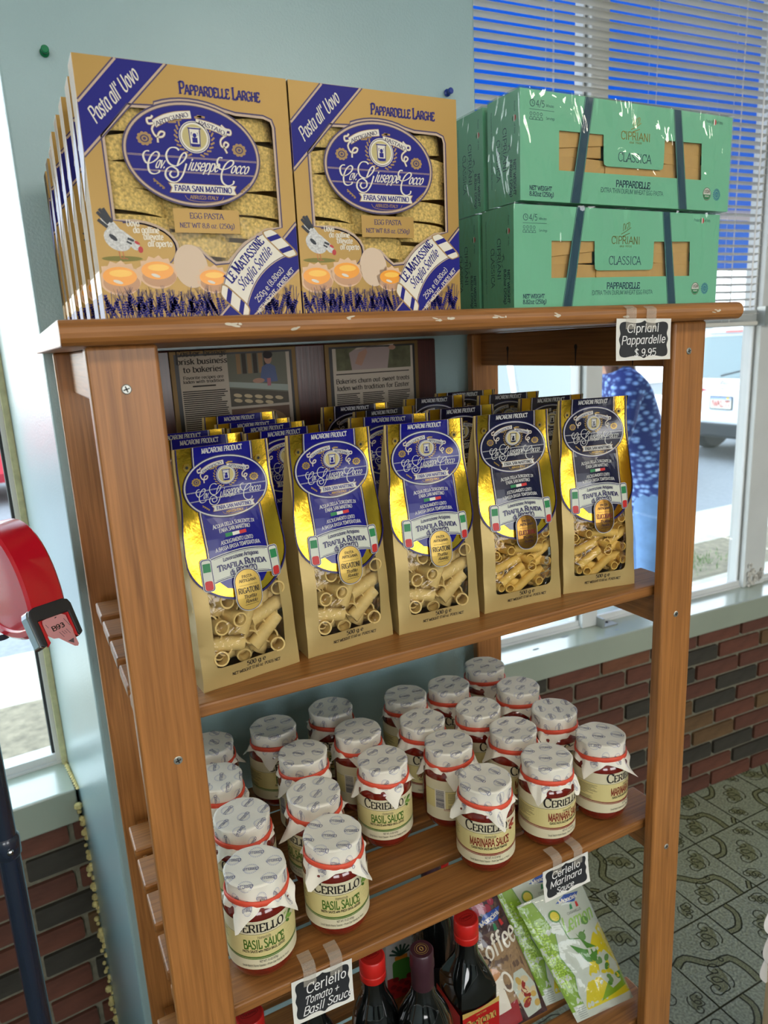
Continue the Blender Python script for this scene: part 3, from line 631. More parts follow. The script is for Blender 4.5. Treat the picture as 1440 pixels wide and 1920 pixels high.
    L([(662, 270), (668, 440)], 9, blue, l + 10, None, 0); L([(772, 270), (764, 440)], 9, blue, l + 10, None, 0)
    # rosettes
    for x, y in ((218, 395), (1170, 440)):
        for i in range(10): a = i * 2 * pi / 10; E(x + 58 * cos(a), y + 50 * sin(a), 20, 18, gold_, l + 4, 10)
        E(x, y, 56, 48, gold_, l + 4.5, 20); E(x, y, 44, 38, navy, l + 5, 20); E(x, y, 30, 26, gold_, l + 6, 14); E(x, y, 16, 14, navy, l + 7, 12)
    # script name
    for pts in ([(250, 512), (215, 515), (186, 555), (205, 622), (260, 622), (325, 575), (342, 530), (310, 515), (260, 560), (225, 640), (232, 712), (275, 730), (322, 712), (328, 690)],
                [(545, 485), (515, 462), (455, 470), (412, 535), (430, 615), (500, 640), (575, 590), (615, 530), (595, 505), (555, 545), (510, 640)],
                [(606, 610), (560, 720), (500, 790), (430, 795), (385, 745), (400, 680), (455, 648), (510, 680), (505, 735), (455, 755), (428, 725), (450, 692)],
                [(985, 530), (950, 530), (925, 575), (945, 640), (1010, 640), (1080, 600), (1098, 560), (1065, 550), (1005, 600), (960, 690), (960, 770), (1010, 808), (1070, 790), (1085, 755)]): L(pts, 8, white, l + 6, 20 if k > 8e-5 else 16)
    for t, x, y, wd, hh in (('av.', 288, 668, 96, 100), ('iuseppe', 610, 672, 318, 108), ('occo', 1052, 676, 190, 104)):
        u, v = f(x, y); A.text(t, u, v, hh * k, white, l + 6, bs, 'l', wd * k, 0, 0.5)
    # place banner
    A.poly(P([(400, 806), (1112, 806), (1085, 850), (1108, 905), (408, 905), (432, 852)]), pgold, l + 5); A.poly(P([(412, 812), (1100, 812), (1076, 850), (1098, 899), (420, 899), (442, 852)]), white, l + 6)
    u, v = f(757, 884); A.text('FARA SAN MARTINO', u, v, 54 * k, blue, l + 7, 'bserif', 'c', 600 * k)
    u, v = f(757, 958); A.text('ABRUZZI-ITALY', u, v, 34 * k, gold_, l + 6, 'serif', 'c', 300 * k)
    L([(560, 925), (600, 970), (757, 985), (920, 970), (960, 925)], 5, gold_, l + 6)
    for s in (-1, 1):
        for i in range(4):
            for q in (-1, 1): L([(757 + s * (395 + i * 26), 865 - i * 22), (757 + s * (418 + i * 26), 865 - i * 22 - 12 + q * 12)], 14, gold_, l + 5, None, 0)

# ---------------------------------------------------------------- flat gold cartons of egg pasta
W, H, D = .180, .2055, .031
sand = mat('egg_pasta', (206, 176, 100), 0.7, noise=420, namt=0.42, bump=0.6, bscale=420)
clear = film('carton_window', 0.008, bump=0.12, bscale=14, rough=0.05, fres=.25)
pb = thing('pasta_box', (0, 0, 0), '', 'pasta box', 0, 'gold egg pasta boxes on the rack top')
hole = [(.0166, .1457), (.0392, .1704), (.060, .1712)] + [(.090 + .0615 * cos(a), .1365 + .0425 * sin(a)) for a in [rad(118) - rad(56) * i / 8 for i in range(9)]] + [(.130, .1718), (.1556, .1715), (.1625, .1692), (.1644, .1639), (.1644, .0790), (.150, .0765), (.128, .0640), (.112, .0480), (.1005, .0470), (.094, .0520), (.086, .0595), (.079, .061), (.0705, .0570), (.067, .0500)] + [(.030 + .038 * cos(a), .0585 + .0225 * sin(a)) for a in [-.25 + i * .25 for i in range(8)]] + [(.0171, .0812)]
A = Art(); A.poly([[(0, 0), (W, 0), (W, H), (0, H)], hole], gold, 0)
mb = MB(); A.geom(mb, lambda u, v, h: (u, 0, v))
T = .0006
for q in (([(0, 0, 0), (0, D, 0), (0, D, H), (0, 0, H)]), [(W, 0, 0), (W, 0, H), (W, D, H), (W, D, 0)], [(0, D, 0), (W, D, 0), (W, D, H), (0, D, H)], [(0, 0, 0), (W, 0, 0), (W, D, 0), (0, D, 0)], [(0, 0, H), (0, D, H), (W, D, H), (W, 0, H)]): mb.add(q, [(0, 1, 2, 3)], gold)
mb.build('carton', pb)
A = Art(); A.poly([(.0002, .1302), (.0002, .1702), (.0331, H - .0002), (.0731, H - .0002)], pblue, 1)
for a, c in (((.0002, .1702), (.0331, H - .0002)), ((.0002, .1302), (.0731, H - .0002))):
    A.line([a, c], .0022, ppale, 2); s = .0016 if a[1] > .15 else -.0016; A.line([(a[0], a[1] + s), (c[0] - s, c[1])], .0011, pnavy, 3)
A.text("Pasta all' Uovo", .0318, .1735, .0112, pwhite, 3, 'script', 'c', .054, rad(44.5), .3)
A.text('Pappardelle Larghe', .118, .1835, .0094, pnavy, 1, 'bserif', 'c', .071, caps=.78)
A.text('Pappardelle Larghe', .1186, .1841, .0094, pblue, 2, 'serif', 'c', .071, caps=.78)
A.line(hole + [hole[0]], .0022, ppale, 1); 
q_ = []
for i, (x, y) in enumerate(hole):
    a_, b_ = hole[i - 1], hole[(i + 1) % len(hole)]; dx, dy = b_[0] - a_[0], b_[1] - a_[1]; l_ = hypot(dx, dy); q_.append((x - dy / l_ * .0016, y + dx / l_ * .0016))
A.line(q_ + [q_[0]], .0013, pnavy, 2)
fbox = lambda x, y: (.0330 + (x - 25) * 8.54e-5, .1345 - (y - 540) * 8.17e-5)
oval_art(A, fbox, 3, ('ARTIGIANO', 'PASTAIO'), k=8.4e-5)
# net weight plate on the window
A.rect(.0668, .0722, .1255, .0922, gold, 2)
A.text('EGG PASTA', .096, .0842, .0046, pnavy, 3, 'serif', 'c', .030); A.text('NET WT 8,8 oz. (250g)', .096, .0765, .0040, pnavy, 3, 'serif', 'c', .049)
# call-out, hen, eggs, wheat
A.ring(.030, .0585, .0365, .0215, .0012, pnavy, 2, 40, -.9, 1.75)
for t, x, y, wd in (('Uova', .0265, .0765, .0105), ('da galline', .0315, .0712, .0215), ('allevate', .0395, .0658, .0165), ("all'aperto", .0425, .0602, .0205)): A.text(t, x, y, .0050, pwhite, 3, 'bserif', 'l', wd)
hw, hb, red = mat('hen_white', (206, 206, 204), .6, noise=500, namt=.3), mat('hen_black', (50, 54, 62), .6), mat('comb_red', (186, 48, 52), .5)
A.poly([(.006, .082), (.011, .072), (.020, .069), (.028, .064), (.0335, .0585), (.036, .059), (.0345, .063), (.028, .069), (.021, .0735), (.016, .080), (.010, .085)][::-1], hw, 2)
A.ell(.018, .0655, .0115, .0088, hw, 2.5, 20, rot=-.5); A.ell(.0318, .0600, .0040, .0028, hw, 2.6, 12, rot=-.5)
for p in ([(.012, .078), (.004, .087)], [(.013, .079), (.006, .0895)], [(.015, .079), (.009, .090)], [(.011, .075), (.004, .081)]): A.line(p, .0026, hb, 3)
A.ell(.0145, .0670, .004, .0018, hb, 3, 10, rot=-.7); A.line([(.026, .0665), (.031, .0645)], .002, hb, 3); A.line([(.025, .064), (.029, .062)], .0015, hb, 3)
A.ell(.0358, .0575, .0022, .0028, red, 3, 8); A.ell(.0335, .0630, .0026, .0012, red, 3, 8, rot=-.5)
for x in (.0175, .0205): A.line([(x, .058), (x + .001, .0505), (x + .004, .0498)], .0008, mat('hen_leg', (190, 110, 70), .6), 2)
A.ell(.020, .0500, .017, .0022, mat('print_grass', (128, 122, 56), .6), 1.5, 16)
shell, shell2, yolk, yolk2 = mat('egg_shell', (224, 186, 150), .5), mat('egg_shell_dark', (198, 152, 116), .5), mat('yolk', (244, 158, 22), .3), mat('yolk_light', (252, 196, 70), .3)
A.ell(.0775, .0440, .0150, .0185, mat('egg_whole', (216, 192, 166), .5), 3, 30, rot=.1)
for x, y, s in ((.0160, .0345, 1.0), (.0480, .0395, .96), (.0965, .0335, .86)):
    rnd = random.Random(int(x * 1e4)); P = []
    for i in range(26):
        a = 2 * pi * i / 26; rr = 1 + (.09 * (-1) ** i if sin(a) > 0 else 0); P.append((x + .0175 * s * rr * cos(a), y - .001 + .0140 * s * rr * sin(a)))
    A.poly([(max(px, .0004), py) for px, py in P], shell, 3); A.ell(x + .001, y - .0045 * s, .0152 * s, .0088 * s, shell2, 3.4, 24); A.ell(x, y + .001, .0143 * s if x > .02 else .0140, .0078 * s, yolk, 4, 28); A.ell(x + .001, y + .0035 * s, .0095 * s, .0030 * s, yolk2, 5, 16); A.ell(x - .002, y - .0035 * s, .0042 * s, .0014 * s, pwhite, 6, 10, rot=-.3)
rnd = random.Random(3)
for i in range(260): x = rnd.uniform(.001, W - .004); A.line([(x, .001), (min(W - .001, max(.001, x + rnd.uniform(-.010, .010))), rnd.uniform(.010, .0275))], .0005, pnavy if i % 2 else pgold, 6.5)
for i in range(90):
    x0 = .003 + i * .00195 + rnd.uniform(-.002, .002); a = rnd.uniform(-.55, .55); n = rnd.randint(5, 7); hh = rnd.uniform(.002, .009)
    A.line([(x0, .0005), (x0 + sin(a) * hh, hh)], .0006, pblue, 7)
    for k in range(n):
        for s in (-1, 1):
            x, y = x0 + sin(a) * (hh + k * .0021), hh + cos(a) * k * .0021
            if .002 < x < W - .003: A.line([(x, y), (x + .0017 * sin(a + s * .75), y + .0021 * cos(a + s * .75))], .0013, pblue, 7)
    x, y = x0 + sin(a) * (hh + n * .0021), hh + cos(a) * n * .0021
    for s in (-.25, 0, .25):
        if .006 < x < W - .007: A.line([(x, y), (x + .006 * sin(a + s), y + .006 * cos(a + s))], .0003, pnavy, 7)
# corner band and scroll
A.poly([(.0995, .0004), (.1318, .0004), (W - .0003, .0415), (W - .0003, .0826)], pblue, 8)
A.line([(.0995, .0004), (W - .0003, .0826)], .0020, ppale, 9); A.line([(.1318, .0004), (W - .0003, .0415)], .0016, ppale, 9); A.line([(.0980, .0004), (W - .0003, .0842)], .001, pnavy, 9)
sd = lambda a, t: (.1045 + a * .682 + t * .731 - .010 * (4 * (a / .071) * (1 - a / .071)) * .731, .0225 + a * .731 - t * .682 + .010 * (4 * (a / .071) * (1 - a / .071)) * .682)
top = [sd(.071 * i / 12, 0) for i in range(13)]; bot = [sd(.071 * i / 12, .0265) for i in range(13)]
A.poly([sd(-.003 + .077 * i / 12, -.0015) for i in range(13)] + [sd(-.003 + .077 * i / 12, .028) for i in range(12, -1, -1)], ppale, 10)
A.poly([sd(-.002 + .075 * i / 12, -.0006) for i in range(13)] + [sd(-.002 + .075 * i / 12, .0272) for i in range(12, -1, -1)], pnavy, 11)
A.poly(top + bot[::-1], pwhite, 12)
for a0 in (-.006, .064):
    A.poly(rrect(0, 0, 1, 1, .2) and [sd(a0 + x * .0125, -.003 + y * .034) for x, y in rrect(0, 0, 1, 1, .25)], pgold, 13); A.poly([sd(a0 + .0012 + x * .010, -.002 + y * .032) for x, y in rrect(0, 0, 1, 1, .25)], pwhite, 14)
    for t in (.004, .019): A.poly([sd(a0 + .0012, t), sd(a0 + .0112, t), sd(a0 + .0112, t + .005), sd(a0 + .0012, t + .005)], pblue, 15)
u, v = sd(.0355, .0118); A.text('Le Matassine', u, v, .0098, pblue, 15, 'bserif', 'c', .050, rad(47), caps=.8)
u, v = sd(.0355, .0235); A.text('Sfoglia Sottile', u, v, .0090, pblue, 15, 'script', 'c', .046, rad(47), .3)
A.text('250g e (8.80oz)', .1508, .0263, .0052, pwhite, 10, 'sans', 'c', .040, rad(46)); A.text('NET WEIGHT - POIDS NET', .1560, .0212, .0040, pwhite, 10, 'serif', 'c', .054, rad(46))
A.build('front_print', FRONT, pb, LH=.00006)
# printed side: blue band, egg tones, wheat
A = Art(); A.rect(.0003, .0003, D - .0003, H - .0003, gold, 0)
A.poly([(0, .1302), (0, .1702), (D, .1702 - D * .95), (D, .1302 - D * .95)], pblue, 1); A.rect(0, .0004, D, .022, pblue, 1); A.rect(0, .022, D, .040, mat('side_orange', (190, 146, 74), .35), 1)
for y in (.1302, .1702): A.line([(0, y), (D, y - D * .95)], .002, ppale, 2)
A.build('side_print', lambda u, v, h: (-h, u, v), pb, LH=.0002)
A = Art(); A.poly([(x, y) for x, y in hole], clear, 0); A.build('window_film', lambda u, v, h: (u, .0006, v), pb)
# pasta: broad curled ribbons packed in rows
mb = MB(); n = 14
P = [(.0285 * cos(a), .0115 * sin(a)) for a in [-pi * 1.08 + pi * 1.16 * i / n for i in range(n + 1)]]
vs = [(x, y, z) for z in (0, .0190) for x, y in P]; mb.add(vs, [(i, i + 1, n + 2 + i, n + 1 + i) for i in range(n)], sand)
mb.mesh('r'); nest = mb.mesh('pasta_ribbon', True)
rnd = random.Random(11); first = True
for ci in range(3):
    for k in range(6):
        x, z = .038 + ci * .052 + rnd.uniform(-.004, .004), .046 + k * .0212 + (.008 if ci == 1 else 0)
        inst(nest, 'pasta_ribbon', pb, (x, .0150 + (.002 if ci == 1 else 0) + rnd.uniform(0, .002), z), (rnd.uniform(-.10, .10), rnd.uniform(-.17, .17), rnd.uniform(-.10, .10)))
TOPZ = Z(.0311) + .0005
pb.location = (.0822, .6747, TOPZ); pb['label'] = 'gold egg pasta box at the front left of the rack top'
dup(pb, (.2640, .6750, TOPZ), rad(-.4), 'gold egg pasta box beside the green cartons on the rack top')
nm = ('second', 'third', 'fourth', 'fifth', 'sixth', 'seventh')
for i, (x, y) in enumerate(((.0834, .7291), (.0816, .7846), (.0804, .8402), (.0796, .901), (.0815, .959), (.0808, 1.0158))):
    dup(pb, (x, y, TOPZ), 0, 'gold egg pasta box, %s from the front in the left row on the rack top' % nm[i], ('pasta_ribbon', 'window_film'))
dup(pb, (.0817, 1.0822, TOPZ), 0, 'rearmost gold egg pasta box of the left row, nearest the pier', ('pasta_ribbon', 'window_film'))

# ---------------------------------------------------------------- green shrink-wrapped cartons
mint = mat('carton_mint', (118, 190, 152), 0.42); mint_s = mint
teal = mat('print_teal', (24, 66, 84), 0.4); tan = mat('pasta_sheet', (196, 158, 92), 0.6, noise=30, namt=.1); goldfoil = mat('foil_gold', (214, 178, 84), 0.2, metal=1)
gb = thing('pasta_carton', (0, 0, 0), '', 'pasta carton', 0, 'mint green pasta cartons on the rack top')
GW, GH, GD = .335, .1108, .0585
U = [(.0537, .0735), (.0537, .0330), (.2825, .0352), (.2808, .0770), (.2168, .0757), (.2163, .0490), (.2150, .0440), (.2110, .0425), (.1245, .0415), (.1205, .0430), (.1195, .0480), (.1188, .0743)]
A = Art(); A.poly([[(0, 0), (GW, 0), (GW, GH), (0, GH)], U], mint, 0); mb = MB(); A.geom(mb, lambda u, v, h: (u, 0, v))
for q in ([(0, 0, 0), (0, GD, 0), (0, GD, GH), (0, 0, GH)], [(GW, 0, 0), (GW, 0, GH), (GW, GD, GH), (GW, GD, 0)], [(0, GD, 0), (GW, GD, 0), (GW, GD, GH), (0, GD, GH)], [(0, 0, 0), (GW, 0, 0), (GW, GD, 0), (0, GD, 0)], [(0, 0, GH), (0, GD, GH), (GW, GD, GH), (GW, 0, GH)]): mb.add(q, [(0, 1, 2, 3)], mint)
mb.build('carton', gb)
rnd = random.Random(2)
for x0, x1, z0, z1, tl in ((.045, .135, .028, .049, .02), (.05, .12, .049, .064, -.04), (.05, .13, .060, .080, -.10), (.125, .215, .028, .047, .03), (.205, .29, .030, .052, -.05), (.21, .285, .050, .066, .04), (.212, .288, .063, .081, -.03)):
    mb = MB().box(-(x1 - x0) / 2, (x1 - x0) / 2, 0, .006, -(z1 - z0) / 2, (z1 - z0) / 2, tan); mb.build('pasta_sheet', gb, ((x0 + x1) / 2, .0025 + rnd.uniform(0, .002), (z0 + z1) / 2), bevel=.0008).rotation_euler = (0, tl, 0)
A = Art()
for q in ([(.0903, GH), (.1037, GH), (.0856, 0), (.0701, 0)], [(.2294, GH), (.2430, GH), (.2600, 0), (.2445, 0)]):
    A.poly(q, teal, 1)
    for a, c, s in ((q[0], q[3], .0010), (q[1], q[2], -.0010)): A.line([(a[0] + s, a[1]), (c[0] + s, c[1])], .0005, mint, 2)
A.text('CIPRIANI', .169, .0722, .0082, goldfoil, 1, 'sans', 'c', .047); A.text('dal 1931', .169, .0685, .0020, goldfoil, 1, 'sans', 'c', .020)
for p in ([(.161, .083), (.169, .0865), (.177, .091)], [(.1645, .0865), (.1645, .094), (.167, .094), (.167, .0875)], [(.168, .089), (.170, .095), (.173, .0945), (.1705, .0885)], [(.174, .0905), (.175, .096), (.172, .0965)], [(.163, .0805), (.175, .0845)]): A.line(p, .0007, goldfoil, 1, smooth=3)
A.text('CLASSICA', .1685, .0485, .0092, teal, 1, 'sans', 'c', .053); A.text('PAPPARDELLE', .167, .0205, .0068, teal, 1, 'bsans', 'c', .055, cond=.8); A.text('EXTRA THIN DURUM WHEAT EGG PASTA', .1665, .0136, .0048, teal, 1, 'sans', 'c', .101)
A.text('NET WEIGHT', .0125, .0112, .0042, teal, 1, 'bsans', 'l', .031); A.text('8.82oz (250g)', .0125, .0050, .0044, teal, 1, 'bsans', 'l', .034)
A.ring(.0165, .0975, .0036, .0036, .0007, teal, 1, 20); A.line([(.0165, .0995), (.0165, .0975), (.0182, .0968)], .0006, teal, 1); A.text('4/5', .0215, .0945, .0062, teal, 1, 'sans', 'l', .0115); A.text('Minutes', .0352, .0952, .0026, teal, 1, 'sans', 'l', .011)
A.line([(.0125, .0915), (.0465, .0915)], .0004, teal, 1)
for i in range(4): A.ring(.0145 + i * .0047, .0872, .0017, .0017, .0005, teal, 1, 12); A.ring(.0145 + i * .0047, .0815, .0022, .0032, .0005, teal, 1, 12, 0, pi)
A.line([(.0125, .0815), (.031, .0815)], .0004, teal, 1); A.text('Servings', .0352, .0828, .0026, teal, 1, 'sans', 'l', .012)
fg, fw, frd = mat('flag_green', (30, 128, 74), .45), mat('flag_white', (220, 222, 212), .45), mat('flag_red', (196, 44, 44), .45)
def flagdot(A, x, y, r, l=1):
    A.ell(x, y, r, r, fw, l, 20); A.ell(x, y, r, r, fg, l + 1, 12, 1.91, 4.37); A.ell(x, y, r, r, frd, l + 1, 12, -1.23, 1.23)
A.text('Product', .2865, .1015, .0032, teal, 1, 'sans', 'l', .0105); flagdot(A, .3015, .1028, .0036); A.text('of Italy', .3062, .1015, .0032, teal, 1, 'sans', 'l', .011)
A.ell(.2945, .0195, .0072, .0076, fw, 1, 28); A.ring(.2945, .0195, .0072, .0076, .0006, mat('seal_brown', (84, 62, 40), .5), 2); A.ell(.2945, .0195, .0064, .0068, fg, 2, 14, pi + .1, 2 * pi - .1); A.text('USDA', .2945, .0208, .0034, mat('seal_brown'), 3, 'bsans', 'c', .0098); A.text('ORGANIC', .2945, .0160, .0016, fw, 3, 'bsans', 'c', .008)
sb = mat('seal_blue', (44, 118, 150), .45)
for i in range(18): a = i * 2 * pi / 18; A.ell(.3125 + .0062 * cos(a), .0195 + .0066 * sin(a), .0008, .0008, sb, 1, 6)
A.ring(.3125, .0195, .0054, .0057, .0012, sb, 1, 24); A.ell(.3125, .0195, .0034, .0036, sb, 1, 14)
for i in range(5): A.line([(.3100 + i * .0012, .0165 + (i % 2) * .002), (.3112 + i * .0012, .0220 - (i % 2) * .002)], .0004, mint, 2)
A.build('front_print', FRONT, gb, LH=.00012)
A = Art(); vt = -pi / 2
A.text('CIPRIANI', .0285, .0560, .0062, teal, 1, 'sans', 'c', .045, vt); A.text('CLASSICA', .0165, .0475, .0064, teal, 1, 'sans', 'c', .043, vt); A.text('dal 1931', .0255, .056, .0016, teal, 1, 'sans', 'c', .018, vt)
A.text('NET WEIGHT', .0470, .0250, .0042, teal, 1, 'bsans', 'c', .036, vt); A.text('8.82oz (250g)', .0405, .0250, .0042, teal, 1, 'bsans', 'c', .038, vt)
A.text('Pappardelle Extra Thin Durum Wheat Egg Pasta', .0065, .060, .0018, teal, 1, 'sans', 'c', .080, vt); flagdot(A, .0485, .0840, .0034); A.text('Product', .0485, .0955, .0022, teal, 1, 'sans', 'c', .010, vt); A.text('of Italy', .0485, .0735, .0022, teal, 1, 'sans', 'c', .010, vt)
for p in ([(.036, .052), (.040, .056), (.0395, .061)], [(.037, .0585), (.0405, .0585), (.041, .054)], [(.0365, .0500), (.0385, .0465)]): A.line(p, .0007, teal, 1, smooth=3)
A.build('end_print', lambda u, v, h: (-h, GD - u, v), gb, LH=.00012) if False else A.build('end_print', lambda u, v, h: (-h, u if False else GD - u, v), gb, LH=.00012)
wrap = film('shrink_wrap', 0.06, bump=0.9, bscale=22, rough=0.03, scale=(1, 1, .45), fres=.4)
mb = MB(); e = .0014; nx, nz = 40, 14; rnd = random.Random(6)
def wz_(x, z): return -e - .0030 * max(0, (z - GH * .72) / (GH * .28)) * (sin(x * 210) + sin(x * 97 + 2) + sin(x * 331)) * .5 - .0004 * sin(x * 60 + z * 120)
mb.add([(-e + (GW + 2 * e) * i / nx, wz_((GW) * i / nx, GH * j / nz), (GH + e) * j / nz) for j in range(nz + 1) for i in range(nx + 1)], [(j * (nx + 1) + i, j * (nx + 1) + i + 1, (j + 1) * (nx + 1) + i + 1, (j + 1) * (nx + 1) + i) for j in range(nz) for i in range(nx)], wrap)
mb.add([(-e, -e, 0), (-e, GD + e, 0), (-e, GD + e, GH + e), (-e, -e, GH + e)], [(0, 1, 2, 3)], wrap); mb.add([(GW + e, -e, 0), (GW + e, GD + e, 0), (GW + e, GD + e, GH + e), (GW + e, -e, GH + e)], [(0, 1, 2, 3)], wrap)
mb.add([(-e, -e, GH + e), (GW + e, -e, GH + e), (GW + e, GD + e, GH + e), (-e, GD + e, GH + e)], [(0, 1, 2, 3)], wrap)
for a, c in (((0, .45), (.5, .55)), ((1, .45), (.5, .55)), ((.5, .55), (.5, .9))): mb.add([(-e - .0004, GD * a[0], GH * a[1]), (-e - .0004, GD * c[0], GH * c[1]), (-e - .0004, GD * c[0] + .0012, GH * c[1]), (-e - .0004, GD * a[0] + .0012, GH * a[1])], [(0, 1, 2, 3)], wrap)
mb.build('shrink_wrap', gb, smooth=True)
gb.location = (.5175, .6765, TOPZ); gb.rotation_euler.z = rad(.6); gb['label'] = 'mint green pasta carton at the front, bottom of its stack of two'
dup(gb, (.5233, .6720, TOPZ + GH + .003), rad(.3), 'mint green pasta carton at the front, top of its stack, with glossy wrap creases')
dup(gb, (.5180, .7440, TOPZ), rad(.4), 'mint green pasta carton behind the front stack, lower one, only its end showing')
dup(gb, (.5236, .7405, TOPZ + GH + .003), rad(.2), 'mint green pasta carton behind the front stack, upper one, only its end showing')
# ---------------------------------------------------------------- pasta bags
def foil(name, rgb, rough, bump, metal=1.0):
    return mat(name, rgb, rough, metal=metal, bump=bump, bscale=240)
kraft = mat('bag_paper', (190, 166, 108), 0.42, metal=.35, bump=.9, bscale=22, noise=12, namt=.06)
BH = .254
def bag_f(u, v, h):
    t = v / BH; k = max(0, 1 - (u / .062) ** 2)
    y = .10 * v - k * (.013 * sin(pi * min(max(t, 0) / .70, 1)) if t < .70 else 0) + (.006 * sin(pi * (t - .70) / .30) * k if t >= .70 else 0)
    y += .0008 * sin(u * 95 + v * 38) * k + .0007 * sin(v * 105 - u * 48)
    return (u * (1.035 - .075 * t), y - h, v)
def make_bag(label, variant, loc, rz):
    blue = pblue if variant == 0 else mat('print_midnight', (18, 18, 52), 0.18, spec=.8)
    if variant == 0: blue = mat('foil_blue', (16, 15, 122), 0.24, spec=.5)
    gd = foil('foil_label', (236, 192, 60), 0.22, 0.10)
    silver = mat('print_silver', (206, 206, 200), 0.3); nav = mat('outline_navy', (34, 28, 92), .35)
    b = thing('pasta_bag', loc, label, 'pasta bag', rz, 'gold bags of tube pasta on the upper shelf')
    # paper body: sides, back, bottom; the front panel has a window
    mb = MB(); rings = []; nz = 18; hw = .0555
    for j in range(nz + 1):
        t = j / nz; v = BH * t; xh = hw * (1.035 - .075 * t); dep = .060 * (1 if t < .35 else max(.03, 1 - (t - .35) / .62 * .97)); gus = .006 * min(1, t * 3) * (1 if t < .92 else (1 - t) / .08)
        f0 = bag_f(-hw, v, 0)[1]; cr = .0030 * sin(j * 2.1 + 1) ; rings.append([(-xh, f0, v), (-xh + gus + cr, f0 + dep * .5, v), (-xh, f0 + dep, v), (-xh * .4, f0 + dep + .004 * sin(j * 1.3) * dep / .06, v), (xh * .4, f0 + dep - .003 * sin(j * 1.7) * dep / .06, v), (xh, f0 + dep, v), (xh - gus + cr, f0 + dep * .5, v), (xh, f0, v)])
    vs = [p for r_ in rings for p in r_]
    mb.add(vs, [(j * 8 + i, j * 8 + i + 1, (j + 1) * 8 + i + 1, (j + 1) * 8 + i) for j in range(nz) for i in range(7)] + [tuple(range(8))], kraft)
    win = [(-.0405, .0285), (-.0395, .0245), (-.036, .0232), (.034, .0232), (.038, .0250), (.0400, .0290), (.0410, .140), (-.0410, .140)]
    A = Art(); A.poly([[(-hw, 0), (hw, 0), (hw, BH), (-hw, BH)], win], kraft, 0); A.geom(mb, bag_f, .0072, .0106)
    mb.build('paper_bag', b, smooth=True, merge=2e-5, ang=rad(38))
    # foil label
    R = .0580; lab = [(-.0530, BH), (-.0530, .205), (-.0545, .185), (-.0568, .165), (-R, .145)] + [(R * cos(a), .140 + .047 * sin(a)) for a in [pi + pi * i / 22 for i in range(1, 22)]] + [(R, .145), (.0568, .165), (.0545, .185), (.0530, .205), (.0530, BH)]
    A = Art(); A.poly(lab, gd, 4); A.geom(m2 := MB(), bag_f, .0072, .0106, .00025); m2.build('foil_label', b, smooth=True, merge=1e-6, ang=None)
    A = Art()
    inn = [(x * .975, BH - (BH - y) * .985) for x, y in lab]
    for q in range(len(lab) - 1):
        if lab[q][1] < BH - .0005 or lab[q + 1][1] < BH - .0005: A.poly([lab[q], lab[q + 1], inn[q + 1], inn[q]], nav, 5)
    A.poly([(-.0325, BH), (-.0325, .216), (-.0335, .13), (-.031, .119), (-.02, .1075), (0, .1035), (.02, .1075), (.031, .119), (.0335, .13), (.0325, .216), (.0325, BH)], blue, 5)
    for s in (-1, 1):
        A.line([(s * .0333, BH), (s * .0333, .225)], .0009, silver, 6); A.line([(s * .0345, BH), (s * .0345, .225)], .0009, nav, 6)
        A.line([(s * .0340, .190), (s * .0343, .140)], .0009, silver, 6); A.line([(s * .0352, .190), (s * .0355, .140)], .0009, nav, 6)
        A.ell(s * .0415, .2345, .0046, .0046, mat('eyelet', (204, 170, 78), .3, metal=1), 6, 6); A.ring(s * .0415, .2345, .0034, .0034, .0005, mat('eyelet'), 7, 12); A.ell(s * .0415, .2345, .0017, .0017, pblack, 8, 10)
    A.text('MACARONI PRODUCT', 0, .2465, .0052, silver, 6, 'bserif', 'c', .046)
    fb = lambda x, y: ((x - 692) * 7.05e-5, .2105 - (y - 520) * 6.35e-5)
    oval_art(A, fb, 6, ('PASTIFICIO', 'ARTIGIANO'), blue, mat('label_gold', (176, 146, 76), .3, metal=.5), silver, nav, silver, k=6.6e-5)
    A.text('e Famiglia', 0, .1985, .0028, silver, 13, 'script', 'c', .015, 0, .3)
    arc = lambda a, c: (a, c - 5.5 * a * a)
    A.text('Acqua della Sorgente di', 0, .1705, .0040, silver, 6, 'serif', 'c', .048, caps=.86, warp=lambda a, c: (a, c - 3 * a * a)); A.text('FARA SAN MARTINO', 0, .1652, .0039, silver, 6, 'serif', 'c', .036, warp=lambda a, c: (a, c - 3 * a * a))
    for i, m in enumerate((fg, fw, frd)): A.poly([(-.0125 + i * .0083, .1595 - (i == 0) * .0003), (-.0042 + i * .0083, .1598), (-.0042 + i * .0083, .1632), (-.0125 + i * .0083, .1630)], m, 6)
    A.text('ASCIUGAMENTO LENTO', 0, .1532, .0038, silver, 6, 'serif', 'c', .038, warp=lambda a, c: (a, c - 3 * a * a)); A.text('A BASSA BASSA TEMPERATURA', 0, .1476, .0038, silver, 6, 'serif', 'c', .052, warp=lambda a, c: (a, c - 3 * a * a))
    def arch(x0, x1, y0, y1, m, l): A.poly([(x0 + (x1 - x0) * i / 14, y1 - 4.2 * (x0 + (x1 - x0) * i / 14) ** 2) for i in range(15)] + [(x1 - (x1 - x0) * i / 14, y0 - 4.2 * (x1 - (x1 - x0) * i / 14) ** 2) for i in range(15)], m, l)
    lwh = mat('label_cream', (206, 210, 196), .4)
    arch(-.0445, .0445, .1180, .1452, silver, 7); arch(-.0437, .0437, .1188, .1444, nav, 8); arch(-.0425, .0425, .1198, .1434, lwh, 9); arch(-.030, .030, .1206, .1210, nav, 10); arch(-.030, .030, .1422, .1426, nav, 10)
